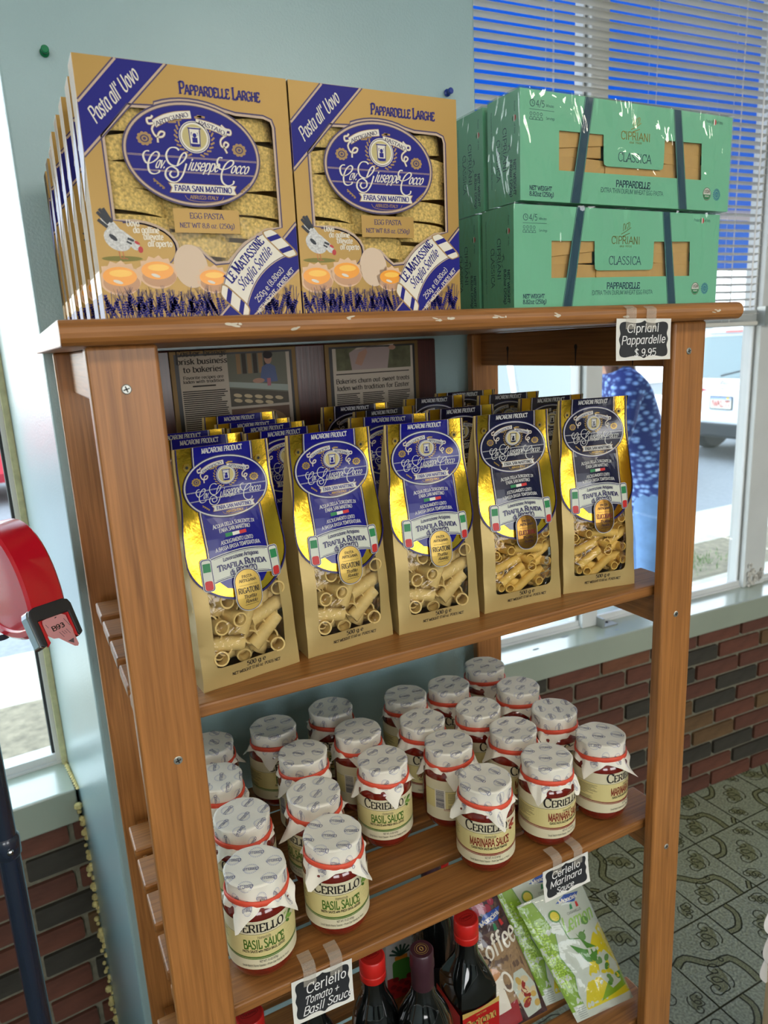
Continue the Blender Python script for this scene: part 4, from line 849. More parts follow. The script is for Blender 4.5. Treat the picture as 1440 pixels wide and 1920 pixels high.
    for s in (-1, 1):
        x = s * .0385; A.poly([(x + a, c - 4.2 * x * x) for a, c in rrect(-.0062, .1135, .0062, .1475, .0035)], silver, 10); A.poly([(x + a, c - 4.2 * x * x) for a, c in rrect(-.0056, .1141, .0056, .1469, .0032)], nav, 11); A.poly([(x + a, c - 4.2 * x * x) for a, c in rrect(-.0047, .1150, .0047, .1460, .0025)], lwh, 12)
        A.rect(x - .0040, .1275, x + .0040, .1365, fg, 13); A.poly([(x + a, c) for a, c in rrect(-.0040, .1090, .0040, .1185, .0022)], frd, 13)
    w4 = lambda a, c: (a, c - 4.2 * a * a)
    A.text('Lavorazione Artigiana', 0, .1372, .0040, nav, 13, 'serif', 'c', .041, warp=w4); A.text('Trafila Ruvida', 0, .1285, .0064, nav, 13, 'bserif', 'c', .055, caps=.8, warp=w4); A.text('di BRONZO', 0, .1212, .0060, nav, 13, 'bserif', 'c', .030, warp=w4)
    bag_p = lambda u, v, h: bag_f(u, v, h + .0008)
    A.build('label_print', bag_p, b, .0072, .0106, LH=.0002)
    # oval variety seal
    A = Art(); sg = mat('seal_gold', (214, 180, 92), .42, metal=.5) if variant == 0 else mat('seal_bronze', (150, 110, 50), .25, metal=.9)
    for m, e, l in ((silver, 0, 19), (nav, .0007, 20), (sg, .0014, 21)): A.poly(rrect(-.0150 + e, .0800 + e, .0150 - e, .1255 - e, .0145 - e, 8), m, l)
    pc = pblack if variant == 0 else mat('seal_text', (60, 26, 20), .5)
    A.text('PASTA', 0, .1160, .0029, pc, 22, 'serif', 'c', .011); A.text('ARTIGIANA', 0, .1118, .0029, pc, 22, 'serif', 'c', .019); A.line([(-.010, .1085), (.010, .1085)], .0003, pc, 22)
    A.text(('RIGATONI', 'ELICOIDALI')[variant], 0, .1003, .0056, (pblack, mat('seal_red', (120, 30, 24), .4))[variant], 22, 'serif', 'c', .0235); A.text('Trafila', 0, .0945, .0036, pc, 22, 'bscript', 'c', .014, 0, .3); A.text('Ruvida', .001, .0895, .0036, pc, 22, 'bscript', 'c', .013, 0, .3); A.line([(-.006, .0872), (.009, .0880)], .0004, pc, 22)
    A.build('variety_seal', bag_p, b, .0072, .0106, LH=.00025)
    A = Art(); A.text('500 g e', .004, .0165, .0050, pblack, 1, 'serif', 'c', .022); A.text('NET WEIGHT 17.60 oz  POIDS NET', .004, .0105, .0034, pblack, 1, 'serif', 'c', .056); A.build('weight_print', bag_f, b, .0072, .0106, LH=.00035)
    A = Art(); A.poly(win, film('bag_window', 0.04, bump=.6, bscale=45, rough=.06), 0); A.build('window_film', lambda u, v, h: (bag_f(u, v, 0)[0], bag_f(u, v, 0)[1] + .0006, v), b, .0072, .0106)
    # pasta tubes behind the window
    rnd = random.Random(21 + variant)
    tr, tl = ((.0080, .043), (.0056, .038))[variant]; n = 20
    pm = mat(('rigatoni', 'elicoidali')[variant], ((212, 184, 116), (216, 178, 88))[variant], .6, noise=140, namt=.08)
    mb = MB(); prof = []
    for k in range(2):
        rr = tr if k == 0 else tr * .80
        for x in (-tl / 2, tl / 2):
            for i in range(n): a = 2 * pi * i / n; q = rr * (1 + (.025 if i % 2 and k == 0 else 0)); prof.append((x + .12 * tr * sin(a + 1), q * cos(a), q * sin(a)))
    mb.add(prof, [(i, (i + 1) % n, n + (i + 1) % n, n + i) for i in range(n)] + [(2 * n + i, 3 * n + i, 3 * n + (i + 1) % n, 2 * n + (i + 1) % n) for i in range(n)] + [(i, 2 * n + i, 2 * n + (i + 1) % n, (i + 1) % n) for i in range(n)] + [(n + i, n + (i + 1) % n, 3 * n + (i + 1) % n, 3 * n + i) for i in range(n)], pm)
    tube = mb.mesh('pasta_tube', True, 0, rad(30)); placed = []
    for layer, cnt in ((0, (26, 34)[variant]), (1, 22), (2, 16)):
        tries = 0; got = 0; here = []
        while got < cnt and tries < 4000:
            tries += 1; u, v, a, head = rnd.uniform(-.040, .040), rnd.uniform(.028, .118), rnd.uniform(-.75, .75) + (pi / 2 if rnd.random() < .25 else 0), rnd.random() < .22
            ex = tr * .9 if head else tl / 2; p = [(u + cos(a) * ex * s, v + sin(a) * ex * s) for s in (-.8, -.4, 0, .4, .8)]
            if any(abs(x) > (.047, .043, .040)[layer] or y < .020 for x, y in (p[0], p[-1])): continue
            if any(hypot(x - X, y - Y) < tr * (1.62 if layer == 0 else 1.25) for x, y in p for X, Y in here): continue
            here += p; got += 1; y = max(bag_f(x_, max(0, y_), 0)[1] for x_, y_ in p) + (tr * 1.1 + .0016 if not head else .012) + layer * tr * 1.2
            inst(tube, 'pasta_tube', b, (u, y + (.008 if head else 0), v), (0, -a if not head else rnd.uniform(-.3, .3), (pi / 2 + rnd.uniform(-.35, .35)) if head else rnd.uniform(-.12, .12)))
    for j in range(6):
        for i in range(3):
            u, v = -.020 + i * .020 + rnd.uniform(-.003, .003), .028 + j * .0165 + rnd.uniform(-.002, .002); a = rnd.uniform(-.4, .4)
            inst(tube, 'pasta_tube', b, (u * .9, bag_f(u, v, 0)[1] + .026 + rnd.uniform(0, .004), v), (0, -a, rnd.uniform(-.1, .1)))
    return b
Z2 = Z(-.347)
bagA = make_bag('gold pasta bag at the left end of the front row, beside the left post', 0, (.1912, .7145, Z2), rad(9.5))
bagB = make_bag('dark-labelled gold pasta bag fourth from the left in the front row', 1, (.565, .722, Z2), rad(-2.6)); bagB.scale = (1.06, 1, 1.0)
dup(bagA, (.3165, .729, Z2), rad(4.6), 'gold pasta bag second from the left in the front row')
dup(bagA, (.4360, .7235, Z2), rad(-2.3), 'blue-labelled gold pasta bag in the middle of the front row')
r = dup(bagB, (.6905, .714, Z2), rad(-11), 'dark-labelled gold pasta bag at the right end of the front row, by the right post'); r.scale = (.98, 1, 1.035)
sk = ('pasta_tube', 'window_film', 'weight_print', 'variety_seal')
for src, x, y, a, hs, lb in ((bagA, .186, .800, 5, 1, 'blue-labelled gold bag directly behind the leftmost front bag'), (bagA, .180, .865, 3, 1, 'third blue-labelled gold bag back in the leftmost file, by the left post'),
    (bagA, .290, .797, 12, 1, 'blue-labelled gold bag right behind the second front bag, turned slightly right'), (bagA, .288, .862, 6, 1, 'gold bag third from the front in the second file from the left'), (bagA, .288, .925, 3, 1, 'gold bag fourth from the front in the second file from the left'), (bagA, .287, .988, 2, 1.02, 'rearmost gold bag of the second file, just below the left news article'),
    (bagA, .425, .805, -14, 1.01, 'blue-labelled gold bag behind the middle front bag, turned to the left'), (bagB, .478, .900, 8, 1.01, 'dark-labelled gold bag under the right news article, ahead of the rearmost one'), (bagB, .46, .975, -6, 1.02, 'rearmost dark-labelled gold bag below the right news article'),
    (bagB, .538, .797, 0, 1.02, 'dark-labelled gold bag behind the fourth front bag, its left side showing'), (bagB, .585, .945, -3, 1.035, 'rear dark-labelled gold bag before the bare pier strip'), (bagB, .693, .800, -7, 1.03, 'dark-labelled gold bag directly behind the rightmost front bag'),
    (bagB, .677, .880, -6, 1.04, 'dark-labelled gold bag third back at the right end of the shelf'), (bagB, .648, .955, -5, 1.05, 'rearmost dark-labelled gold bag near the right rear post')):
    r = dup(src, (x, y, Z2), rad(a), lb, sk); r.scale = (1, 1, hs)

# ---------------------------------------------------------------- jars of sauce
sauce = mat('jar_sauce', (112, 24, 14), 0.12, coat=1.0, spec=.6, noise=30, namt=.25); glassr = mat('jar_glass_foot', (150, 96, 84), 0.05, coat=1)
paper = mat('cap_paper', (240, 236, 222), 0.7, noise=40, namt=.03, bump=.25, bscale=70); rub = mat('rubber_band', (226, 82, 56), 0.5)
stamp = mat('stamp_blue', (158, 164, 196), 0.6); stampd = mat('stamp_dark', (92, 94, 134), 0.6)
CR, CZ, SD = .0372, .1270, .0235
def cap_map(seed, ax):
    rnd = random.Random(seed); ph = [rnd.uniform(0, 6.28) for _ in range(5)]; tips = [rnd.uniform(.10, .62) for _ in range(4)]; dip = rnd.uniform(.0004, .0018)
    def f(p, q, h):
        r = hypot(p, q); a = atan2(q, p); R = CR * (1 + .014 * cos(8 * a + ph[0]) + .008 * cos(5 * a + ph[1]))
        if r < R - .003:
            t = r / CR; return (p, q, CZ + h - dip * max(0, 1 - (t / .86) ** 4) - .0004 * sin(p * 120 + ph[2]) * sin(q * 140))
        s = r - (R - .003); pl = sin(7 * a + ph[2]) * .55 + sin(12 * a + ph[3]) * .40 + sin(19 * a + ph[4]) * .12
        if s < .0047: b = s / .003; rr, z = R - .003 + .003 * sin(b), CZ - .003 * (1 - cos(b)); nr, nz = sin(b), cos(b)
        elif s < SD: t = (s - .0047) / (SD - .0047); rr, z = R - .0005 - .0010 * t + pl * .0011 * t, CZ - .003 - (s - .0047); nr, nz = 1, 0
        else:
            t = s - SD; k = 2 + 2 * cos(4 * (a - ax)); fl = .12 + .08 * pl; c4 = int(((a - ax) / (pi / 2) + 4.5)) % 4
            fl += tips[c4] * max(0, t - .008) / .03
            zs = CZ - .003 - (SD - .0047); rr = R - .0015 + pl * .0011 + .0030 * min(1, t / .006) + t * fl + pl * .0016 * min(1, t / .01); z = zs - t * (1 - .35 * fl); nr, nz = .97, .25
        return ((rr + h * nr) * cos(a), (rr + h * nr) * sin(a), z + h * nz)
    return f
def make_cap(seed):
    ax = random.Random(seed + 50).uniform(0, pi / 2); f = cap_map(seed, ax + pi / 4); n = 88
    rad_ = [0, .012, .022, .030, CR - .004, CR - .003, CR - .002, CR - .001, CR + .0005, CR + .002, CR + .007, CR + .012, CR + .017, CR + .0205, CR + .023]
    mb = MB(); vs = []; a_half = .0665
    ext = [.25, .5, .75, 1.0]
    for r in rad_ + ext:
        for i in range(n):
            a = 2 * pi * i / n; b = a - ax; rm = min(a_half / max(abs(cos(b)), abs(sin(b))), .0945)
            q = r if r < .2 else (CR + .023) + (rm - CR - .023) * r
            vs.append(f(q * cos(a), q * sin(a), 0))
    m = len(rad_ + ext); fs = [(j * n + i, j * n + (i + 1) % n, (j + 1) * n + (i + 1) % n, (j + 1) * n + i) for j in range(m - 1) for i in range(n)]
    mb.add(vs, fs, paper); capm = mb.mesh('paper_cap', True, 1e-6, rad(28))
    A = Art(); ca, sa = cos(ax), sin(ax); ink = []
    for j in range(-4, 5):
        for i in range(-4, 5):
            x, y = (i + .5 * (j % 2)) * .0285 + .006, j * .0245 + .004
            if max(abs(x), abs(y)) > a_half - .011 or hypot(x, y) > .082: continue
            p, q = x * ca - y * sa, x * sa + y * ca
            for k in range(22): t0_ = 2 * pi * k / 22; A.ring(p, q, .0084, .0084, .0007, stamp, 1, 1, t0_, t0_ + .19); A.ring(p, q, .0068, .0068, .0004, stamp, 1, 1, t0_, t0_ + .15)
            A.text('Ceriello', p, q - .0018, .0050, stampd, 2, 'serif', 'c', .0185, ax - .35, caps=.8)
    A.geom(mb := MB(), f, .004, .004, .00022); pm_ = mb.mesh('cap_print')
    return capm, pm_, ax + pi / 4
caps = [make_cap(s) for s in (1, 2, 3, 4)]
prof = [(.027, 0), (.031, .0008), (.0365, .0040), (.0398, .0105), (.0410, .018), (.0410, .086), (.0400, .0915), (.0370, .0965), (.0345, .099), (.0345, .124)]
jar_m = MB().lathe(prof, 40, sauce).mesh('glass_jar', True, 0, rad(50))
mb = MB(); mb.tube([(.0378 * cos(2 * pi * i / 40), .0378 * sin(2 * pi * i / 40), .1035 + .0006 * sin(2 * pi * i / 20)) for i in range(40)], .0013, rub, 6, True); 
vs = mb.v; mb.v = [(x, y, .1035 + (z - .1035) * 3.3) for x, y, z in vs]; band_mesh = mb.mesh('rubber_band', True)
cream1, cream2 = mat('label_cream_top', (220, 212, 180), .5), mat('label_cream_yellow', (218, 204, 142), .5)
LBR = .0414
def lab_f(u, v, h): a = u / LBR - pi / 2; return ((LBR + h) * cos(a), (LBR + h) * sin(a), v)
def make_label(kind):
    col, col2 = ((mat('basil_green', (70, 112, 34), .5), mat('basil_light', (122, 160, 66), .5)), (mat('marinara_red', (134, 40, 28), .5), mat('marinara_light', (170, 70, 50), .5)))[kind]
    A = Art(); L = .118
    A.poly([(-L, .019), (L, .019), (L, .0845), (-L, .0845)], cream1, 1)
    A.poly([(-L, .0375), (-.045, .0375)] + [(-.045 + .09 * i / 10, .0375 - .0022 * sin(pi * i / 10)) for i in range(11)] + [(L, .0375), (L, .0672), (-L, .0672)], cream2, 2)
    A.line([(-L, .0672), (L, .0672)], .0004, mat('label_line', (96, 92, 52), .5), 3)
    A.text('Ceriello', -.004, .0702, .0142, pblack, 4, 'serif', 'c', .061, caps=.74)
    A.text('NY', .0305, .0772, .0034, col2, 4, 'serif', 'c', .005)
    for i, (x, y, r_) in enumerate(((.034, .073, .005), (.0385, .0765, .0045), (.038, .0695, .004), (.033, .0665, .0035))): A.ell(x, y, r_, r_ * .55, (col2, col)[i % 2], 4 + i * .3, 14, rot=.6 - i * .4)
    for i in range(3): A.ring(.031 + i * .003, .060 - i * .005, .004, .0035, .0004, mat('label_ghost', (200, 196, 132), .5), 3, 16)
    A.text('Homestyle', .001, .0610, .0038, mat('grey_ink', (92, 84, 70), .5), 4, 'sans', 'c', .0155, cond=.8)
    t = ('BASIL SAUCE', 'MARINARA SAUCE')[kind]; wd = (.049, .057)[kind]
    A.text(t, .0006, .0482, .0112, col, 5, 'bsans', 'c', wd)
    A.text(('PASTA SAUCE with FRESH BASIL LEAVES', 'CLASSIC PASTA SAUCE with ITALIAN TOMATOES')[kind], 0, .0428, .0031, pblack, 4, 'bsans', 'c', .052)
    sw = lambda x, k: .0385 - .0022 * cos(min(1, abs(x) / .05) * pi / 2) - k
    for k, t0_, t1_ in ((.0004, .0006, .0018), (.0022, .0003, .0008), (.0030, .0003, .0005)):
        P = [(-.085 + .17 * i / 34, sw(-.085 + .17 * i / 34, k)) for i in range(35)]
        for i in range(34): e = 1 - abs(i - 17) / 24; A.line(P[i:i + 2], t0_ + (t1_ - t0_) * e, col if k < .003 else col2, 4)
    A.text('NET WT. 15 OZ (425g)', .004, .0287, .0028, pblack, 4, 'sans', 'c', .022); A.text('Small Batch Pasta Sauces - From Our Family to Yours', .001, .0232, .0028, pblack, 4, 'sans', 'c', .058)
    # back of the label: text lines and bar code
    for i in range(9): A.line([(-.078, .0635 - i * .0019), (-.078 + (.030, .026, .029, .021, .027, .030, .016, .024, .012)[i], .0635 - i * .0019)], .0006, mat('grey_ink'), 4)
    for i in range(5): A.line([(-.078, .0445 - i * .0014), (-.078 + (.022, .02, .023, .019, .021)[i], .0445 - i * .0014)], .0005, mat('grey_ink'), 4)
    A.rect(-.0985, .038, -.0820, .070, pwhite, 4); bcm = mat('barcode_ink', (40, 46, 80), .5); y = .0395
    rnd = random.Random(5)
    while y < .068: t = rnd.choice((.0004, .0007, .0011)); A.rect(-.097, y, -.084, y + t, bcm, 5); y += t + rnd.choice((.0004, .0007))
    A.geom(mb := MB(), lab_f, .0052, 0, .00012); return mb.mesh('label', True, 1e-6)
labs = [make_label(0), make_label(1)]
Z3 = Z(-.7215)
def jar(kind, x, y, lab_turn, cap, cap_turn, label):
    face = atan2(-y, -x) + rad(lab_turn) + pi / 2
    t = thing('sauce_jar', (x, y, Z3), label, 'jar', face, 'paper-capped sauce jars on the second shelf')
    inst(jar_m, 'glass_jar', t); inst(labs[kind], 'label', t); ca_ = atan2(-y, -x) + rad(cap_turn) - caps[cap][2] - face; c = inst(caps[cap][0], 'paper_cap', t, (0, 0, 0), (0, 0, ca_)); inst(band_mesh, 'rubber_band', t); inst(caps[cap][1], 'cap_print', c)
Bs, Ms = 'paper-capped basil sauce jar ', 'paper-capped marinara sauce jar '
for a in ((0, .176, .736, 2, 0, -32, Bs + 'at the front left corner beside the left post'), (0, .280, .744, 6, 1, -38, Bs + 'second from the left in the front row'),
          (0, .190, .839, 0, 2, 30, Bs + 'directly behind the front left jar'), (0, .183, .942, 0, 3, 60, Bs + 'third back in the leftmost file, mostly behind the post'), (0, .197, 1.037, 0, 0, 100, Bs + 'at the rear left, cut off by the left post'),
          (0, .291, .835, -48, 3, 35, Bs + 'second back in the second file'), (0, .314, .936, 65, 0, 310, Bs + 'third back in the second file, label turned away'), (0, .300, 1.035, 30, 1, -10, Bs + 'at the back of the second file, against the blue pier'),
          (0, .413, .951, 100, 2, 8, Bs + 'in the third file, back of its label showing'), (0, .405, 1.041, 22, 3, 45, Bs + 'at the back of the third file'), (0, .409, .857, 4, 0, 18, Bs + 'standing alone at the middle of the shelf, label facing out'),
          (1, .509, .739, 8, 1, -62, Ms + 'at the front centre, label facing out'), (1, .617, .736, 42, 2, -15, Ms + 'second from the right in the front row'), (1, .724, .739, 62, 3, -26, Ms + 'at the front right corner beside the right post'),
          (1, .516, .844, 104, 0, 8, Ms + 'behind the front centre jar, bar code showing'), (1, .623, .824, 42, 1, 25, Ms + 'second back in the second file from the right'), (1, .716, .837, 70, 2, 80, Ms + 'second back in the rightmost file, dented cap'),
          (1, .516, .923, 24, 3, 30, Ms + 'third back in the centre file'), (1, .615, .908, 50, 0, 35, Ms + 'third back in the second file from the right'), (1, .717, .933, 60, 1, 40, Ms + 'third back in the rightmost file'),
          (1, .534, 1.012, 34, 2, 350, Ms + 'at the back of the centre file, against the pier'), (1, .617, 1.003, 38, 3, 20, Ms + 'at the back of the second file from the right'), (1, .716, 1.033, 60, 0, 12, Ms + 'at the rear right by the rear post')):
    jar(*a)
# ---------------------------------------------------------------- lower shelf: bottles, carton, sweet bags
Z4 = Z(-1.096)
dark_glass = mat('bottle_glass', (14, 16, 16), 0.06, coat=1, spec=.7); cap_red = mat('cap_red', (206, 34, 28), 0.35, spec=.6); lab_red = mat('oil_label_red', (176, 26, 26), .35); lab_gold = mat('oil_label_gold', (196, 164, 88), .35)
capsule = mat('capsule_plum', (64, 34, 44), 0.35, spec=.6)
def oil_bottle(loc, rz, label, h=.268, square=True, print_=True):
    t = thing('oil_bottle', loc, label, 'bottle', rz, 'oil bottles on the lower shelf'); w_ = .034
    fn = (lambda a, z: (1 / max(abs(cos(a)), abs(sin(a)))) ** (.72 * (1 if z < .165 else max(0, 1 - (z - .165) / .03)))) if square else None
    prof = [(.028, 0), (.033, .003), (w_, .008), (w_, .160), (.0325, .172), (.027, .188), (.0215, .200), (.0178, .210), (.0165, .222), (.0163, h - .030)]
    MB().lathe(prof, 48, dark_glass, fn).build('glass_body', t, smooth=True, ang=rad(50))
    c = MB().lathe([(.0182, h - .034), (.0186, h - .0335), (.0186, h - .024), (.0177, h - .0232), (.0184, h - .022), (.0184, h - .002), (.0172, h), (.0, h)], 40, cap_red, lambda a, z: 1 + (.012 * cos(40 * a / 2) if h - .0225 < z < h - .003 else 0), cap=False).build('screw_cap', t, smooth=True, ang=rad(40))
    A = Art(); A.ell(0, 0, .0160, .0160, mat('cap_emboss', (186, 34, 28), .5), 1, 28); A.ring(0, 0, .0115, .0056, .0007, mat('cap_ink', (120, 14, 12), .5), 2, 24); A.text('Partanna', 0, -.0018, .0042, mat('cap_ink'), 2, 'serif', 'c', .017)
    for i_ in range(40): a_ = i_ * 2 * pi / 40; A.ell(.0140 * cos(a_), .0140 * sin(a_), .0005, .0005, mat('cap_ink'), 2, 5)
    A.build('cap_print', lambda u, v, q: (u, v, h + q), c)
    if print_:
        A = Art(); A.rect(-.0325, .012, .0325, .140, lab_red, 0); A.poly([(-.0325, .134), (.0325, .134), (.0325, .1435), (0, .1385), (-.0325, .1435)], lab_gold, 1)
        A.text('Partanna', 0, .110, .0150, lab_gold, 2, 'bserif', 'c', .052); A.text('BRAND', 0, .1025, .0040, lab_gold, 2, 'serif', 'c', .024); A.text('SINCE 1916', 0, .1282, .0026, lab_gold, 2, 'serif', 'c', .018)
        A.ell(.004, .066, .026, .026, mat('label_sky', (168, 186, 180), .5), 2, 24)
        for i in range(7): A.ell(-.016 + i * .007, .078 + (i % 3) * .006, .006, .0028, mat('olive_leaf', (58, 92, 60), .5), 3, 10, rot=i * .9)
        A.ell(.006, .050, .010, .006, lab_red, 4, 14); A.text('EXTRA VIRGIN OLIVE OIL', 0, .020, .0040, lab_gold, 2, 'serif', 'c', .05)
        e = w_ * (1.0 if not square else 1.0) + .0012
        A.build('front_label', (lambda u, v, q: (u, -e - q, v)) if square else (lambda u, v, q: ((w_ + .0006 + q) * sin(u / w_), -(w_ + .0006 + q) * cos(u / w_), v)), t, .008 if not square else 0)
        A = Art(); A.rect(-.0325, .012, .0325, .140, lab_red, 0); A.ell(0, .108, .012, .017, pblack, 1, 20); A.ring(0, .108, .012, .017, .001, lab_gold, 2); A.text('P', 0, .102, .012, lab_gold, 2, 'serif')
        A.rect(-.026, .02, .026, .06, pwhite, 1)
        for i in range(14): A.rect(-.024, .022 + i * .0026, .024, .0232 + i * .0026, mat('grey_ink'), 2)
        if square: A.build('side_label', lambda u, v, q: (-e - q, -u, v), t)
    return t
oil_bottle((.4830, .7560, Z4), rad(0), 'square dark olive oil bottle with red cap and red label at the shelf centre')
oil_bottle((.5250, .9050, Z4), rad(8), 'square dark oil bottle with red label standing behind the central one')
oil_bottle((.3330, .7660, Z4), rad(0), 'round dark bottle with red cap right of the tomato sauce tag', square=False, print_=False)
oil_bottle((.2420, .7700, Z4), rad(0), 'round dark bottle directly behind the tomato sauce tag', square=False, print_=False)
oil_bottle((.1560, .7640, Z4), rad(0), 'dark bottle with red cap next to the left post', print_=False)
def wine(loc, label, r=.0385, h=.291):
    t = thing('wine_bottle', loc, label, 'bottle', 0)
    MB().lathe([(r - .006, 0), (r, .004), (r, .165), (r - .003, .185), (.026, .205), (.0175, .222), (.0150, .240), (.0142, h - .02), (.0150, h - .01)], 40, dark_glass).build('glass_body', t, smooth=True, ang=rad(50))
    c = MB().lathe([(.0158, h - .078), (.0160, h - .030), (.0172, h - .026), (.0172, h - .018), (.0166, h - .015), (.0166, h - .002), (.0152, h)], 32, capsule).build('capsule', t, smooth=True, ang=rad(35))
    A = Art(); A.ring(0, 0, .0070, .0070, .0006, lab_gold, 1, 20); A.ring(0, 0, .0095, .0095, .0003, lab_gold, 1, 24); A.text('O', 0, -.003, .006, lab_gold, 1, 'serif'); A.build('capsule_print', lambda u, v, q: (u, v, h + q), c)
    A = Art(); A.text('IA  OL', 0, h - .070, .0058, pwhite, 1, 'serif', 'c', .026); A.build('neck_print', lambda u, v, q: ((.0160 + q) * sin(u / .016), -(.0160 + q) * cos(u / .016), v), c, .004)
    A = Art(); A.rect(-.036, .03, .036, .115, mat('wine_label', (40, 40, 44), .4), 1); A.build('front_label', lambda u, v, q: ((r + .0004 + q) * sin(u / r), -(r + .0004 + q) * cos(u / r), v), t, .006)
wine((.3870, .7200, Z4), 'dark round bottle with plum foil capsule between the red capped bottles')
wine((.4880, .8650, Z4), 'dark bottle with brown capsule behind the plum capped bottle', .036, .292)
# small printed carton
t = thing('juice_carton', (.4500, .930, Z4), 'small carton printed with a green jar and pineapple top behind the bottles', 'carton', rad(-6))
MB().box(-.026, .026, -.02, .02, 0, .115, mat('carton_white', (206, 206, 204), .35)).build('carton', t, bevel=.002)
A = Art(); A.rect(-.0255, .001, .0255, .045, mat('cherry_red', (170, 34, 34), .35), 1); A.poly(rrect(-.015, .036, .018, .078, .007), mat('jar_green', (70, 132, 52), .35), 2); A.rect(-.010, .078, .013, .086, mat('lid_orange', (212, 132, 40), .35), 2)
for i in range(7): A.line([(.001, .086), (.001 + .022 * sin(-1.2 + i * .4), .086 + .022 * cos(-1.2 + i * .4))], .004, mat('leaf_dark', (38, 74, 62), .5), 3)
for i in range(9): A.ell(-.02 + i * .005, .012 + (i * 7 % 5) * .007, .006, .005, mat('cherry_dark', (120, 18, 26), .3), 3, 10)
A.build('front_print', lambda u, v, q: (u, -.0202 - q, v), t)
# soft bags of sweets, leaning back
def pouch(label, c4, thick, art, name, cat='sweet bag', grp=None):
    BLc, BRc, TRc, TLc = [Vector((p[0], p[1], Z(p[2]))) for p in c4]; o = BLc.copy()
    W_, H_ = ((BRc - BLc).length + (TRc - TLc).length) / 2, ((TLc - BLc).length + (TRc - BRc).length) / 2
    nrm = (BRc - BLc).cross(TLc - BLc).normalized()
    if nrm.y > 0: nrm = -nrm
    def f(u, v, q):
        a, b = u / W_, v / H_; p = BLc * (1 - a) * (1 - b) + BRc * a * (1 - b) + TRc * a * b + TLc * (1 - a) * b
        k = max(0, sin(pi * min(max(a, 0), 1)) * sin(pi * min(max(b, 0), 1))) ** .6
        wv = .0012 * sin(a * 17 + b * 9) * k + .0010 * sin(b * 31 + a * 5) * k
        return tuple(p - o + nrm * (thick * k + wv + q))
    t = thing(name, o, label, cat, 0, grp); n = 16; mb = MB()
    for s, m in ((1, art[0]), (-1, art[0])):
        vs = [Vector(f(W_ * i / n, H_ * j / n, 0)) for j in range(n + 1) for i in range(n + 1)]
        if s < 0: vs = [v - nrm * 2 * (nrm.dot(v - (Vector(f(W_ * (i_ % (n + 1)) / n, H_ * (i_ // (n + 1)) / n, 0)) - nrm * 0))) - nrm * (thick * .9 * max(0, sin(pi * (i_ % (n + 1)) / n) * sin(pi * (i_ // (n + 1)) / n)) ** .6) for i_, v in enumerate(vs)]
        mb.add(vs, [(j * (n + 1) + i, j * (n + 1) + i + 1, (j + 1) * (n + 1) + i + 1, (j + 1) * (n + 1) + i) for j in range(n) for i in range(n)], m)
    mb.build('pouch', t, smooth=True, merge=1e-5, ang=rad(60))
    A = Art(); art[1](A, W_, H_); A.build('front_print', f, t, .009, .009, LH=.00012)
    A = Art(); A.rect(0, 0, W_, H_, film('pouch_gloss', .03, bump=.6, bscale=30, rough=.07, fres=.4), 30); A.build('clear_film', f, t, .006, .006, smooth=True, LH=.00006)
    return t
pw, pgr, pgd, pye = mat('pouch_white', (188, 196, 182), .4), mat('lime_green', (120, 158, 22), .4), mat('leaf_green', (70, 128, 36), .4), mat('lemon_yellow', (206, 190, 22), .4)
mblue = mat('logo_blue', (32, 76, 160), .4)
def logo(A, x, y, s, l, rot=0):
    R_ = lambda P: [(x + (a * cos(rot) - b * sin(rot)) * s, y + (a * sin(rot) + b * cos(rot)) * s) for a, b in P]
    A.poly(R_([(-26, 0), (-4, 9), (26, 5), (10, -8)]), mblue, l); A.text('Mancini', x, y - 3 * s, 7 * s, pwhite, l + 1, 'bserif', 'c', 38 * s, rot)
    A.poly(R_([(-2, -9), (-6, -18), (0, -18), (2, -9)]), fg, l); A.poly(R_([(10, -9), (8, -18), (14, -18), (14, -9)]), frd, l); A.text('CARAMELLE', x, y - 25 * s, 4 * s, pblack, l, 'sans', 'c', 30 * s, rot)
